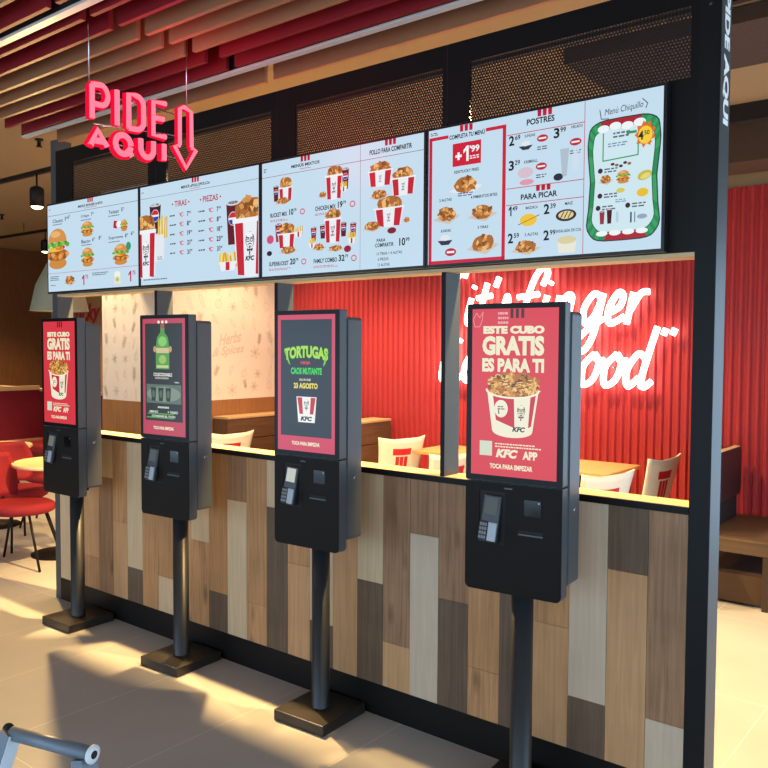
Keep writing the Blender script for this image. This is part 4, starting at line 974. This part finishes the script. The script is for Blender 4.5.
# ------------------------------------------------------------------ grey frame cropped by the lower left corner
t = thing('tubular_frame', 'grey metal frame with round end cap in the near foreground corner', 'frame', (3.24, -1.805, 0), math.atan2(.07, .26))
GREYF = mat('frame_grey', (112, 122, 134), .45, .2)
mb = MB(); mb.tube([(-.13, 0, .75), (.108, 0, .75)], .0165, 16); mb.build('top_bar', GREYF, t)
mb = MB(); mb.lathe([(.0205, 0), (.0205, .006), (.009, .007)], 20); c = mb.build('end_cap', mat('cap_white', (226, 230, 232), .4), t, (.108, 0, .75)); c.rotation_euler = (0, PI/2, 0)
mb = MB(); mb.lathe([(.009, .007), (.009, .0085)], 14); d = mb.build('cap_hole', DARK, c)
mb = MB(); mb.sphere((-.150, .006, .755), .013); mb.build('corner_plug', DARK, t)
for sx in (-1, 1):
    mb = MB(); top, bot = (Vector((-.135, 0, .755)), Vector((-.36, -.10, 0))) if sx < 0 else (Vector((.085, 0, .738)), Vector((.25, -.06, 0))); ax = (top-bot).normalized()
    side = Vector((0, 1, 0)).cross(ax).normalized(); dep = ax.cross(side)
    def bar(a0, a1, w0, w1, d0, d1):
        mb.loft([[p+side*a+dep*b for a, b in ((w0, d0), (w1, d0), (w1, d1), (w0, d1))] for p in (bot, top)], smooth=False)
    bar(0, 1, -.016, .016, -.022, .022); lg = mb.build('leg', GREYF, t)
    mb = MB(); bar(0, 1, *((.0162, .0185) if sx < 0 else (-.0185, -.0162)), -.020, .020); mb.build('inner_face', mat('daylit_pale_blue', (214, 226, 236), .4), lg)  # pale blue on the inner leg side paints in the daylight there

# ------------------------------------------------------------------ light
def light(name, kind, loc, energy, color, target=None, **kw):
    d = bpy.data.lights.new(name, kind); d.energy = energy; d.color = color
    for k, v in kw.items(): setattr(d, k, v)
    o = bpy.data.objects.new(name, d); COL.objects.link(o); o.location = loc
    tgt = Vector(target) if target else Vector(loc)-Vector((0, 0, 1))
    o.rotation_euler = (tgt-Vector(loc)).to_track_quat('-Z', 'Y').to_euler()
    return o
WARM = (1., .64, .25)
for x, e, tx, ty in ((-.77, 1950, .4, -.8), (1.24, 780, 1.6, -.2), (3.25, 360, 3.2, -.3)):
    light('track_spot_light', 'SPOT', (x, .35, 2.655), e, WARM, (x+.2 if x > 0 else tx, ty, 0), spot_size=math.radians(150), spot_blend=.5, shadow_soft_size=.035)
light('neon_sign_light', 'POINT', (2.03, -.62, 2.72), 5.5, (1, .06, .12), shadow_soft_size=.2)
light('far_spot_light', 'SPOT', (-4.6, 2.53, 2.78), 150, WARM, None, spot_size=math.radians(120), spot_blend=.6, shadow_soft_size=.05)
light('cream_wall_spot_light', 'SPOT', (-2.35, 1.3, 3.0), 100, (1, .72, .38), (-2.25, 1.95, 1.6), spot_size=math.radians(55), spot_blend=.25, shadow_soft_size=.03)
for x, y, e, a in ((-3.6, 1.0, 420, 75), (-6.3, 2.6, 300, 120), (.3, 2.4, 290, 110), (2.0, 2.4, 310, 110), (4.5, 2.0, 110, 80), (-.7, 2.7, 135, 110)):
    light('ceiling_downlight', 'SPOT', (x, y, 3.15), e, (1., .70, .36), None, spot_size=math.radians(a), spot_blend=.6, shadow_soft_size=.08)

wd = bpy.data.worlds.new('daylight'); SC.world = wd; wd.use_nodes = True
bg = wd.node_tree.nodes['Background']; bg.inputs[0].default_value = (.56, .78, 1., 1); bg.inputs[1].default_value = 3.3

# ------------------------------------------------------------------ camera
cam = bpy.data.cameras.new('camera'); co = bpy.data.objects.new('camera', cam); COL.objects.link(co); SC.camera = co
yaw, pitch, roll, F = -.6731, -.0456, .0055, 815.85
cy, sy = math.cos(yaw), math.sin(yaw)
f = Vector((sy, cy, 0)); r = Vector((cy, -sy, 0)); u = Vector((0, 0, 1))
f2 = f*math.cos(pitch)+u*math.sin(pitch); u2 = u*math.cos(pitch)-f*math.sin(pitch)
r3 = r*math.cos(roll)+u2*math.sin(roll); u3 = u2*math.cos(roll)-r*math.sin(roll)
M = Matrix((r3, u3, -f2)).transposed().to_4x4(); M.translation = Vector((4.9505, -2.7588, 1.6556)); co.matrix_world = M
cam.sensor_fit = 'HORIZONTAL'; cam.sensor_width = 36; cam.lens = 36*F/768; cam.clip_start = .05; cam.clip_end = 60

SC.view_settings.view_transform = 'Standard'; SC.view_settings.look = 'None'; SC.view_settings.exposure = 0; SC.view_settings.gamma = 1; SC.view_settings.use_curve_mapping = False
try:
    SC.cycles.use_denoising = True; SC.cycles.max_bounces = 8; SC.cycles.sample_clamp_indirect = 6; SC.cycles.transparent_max_bounces = 16
except Exception: pass
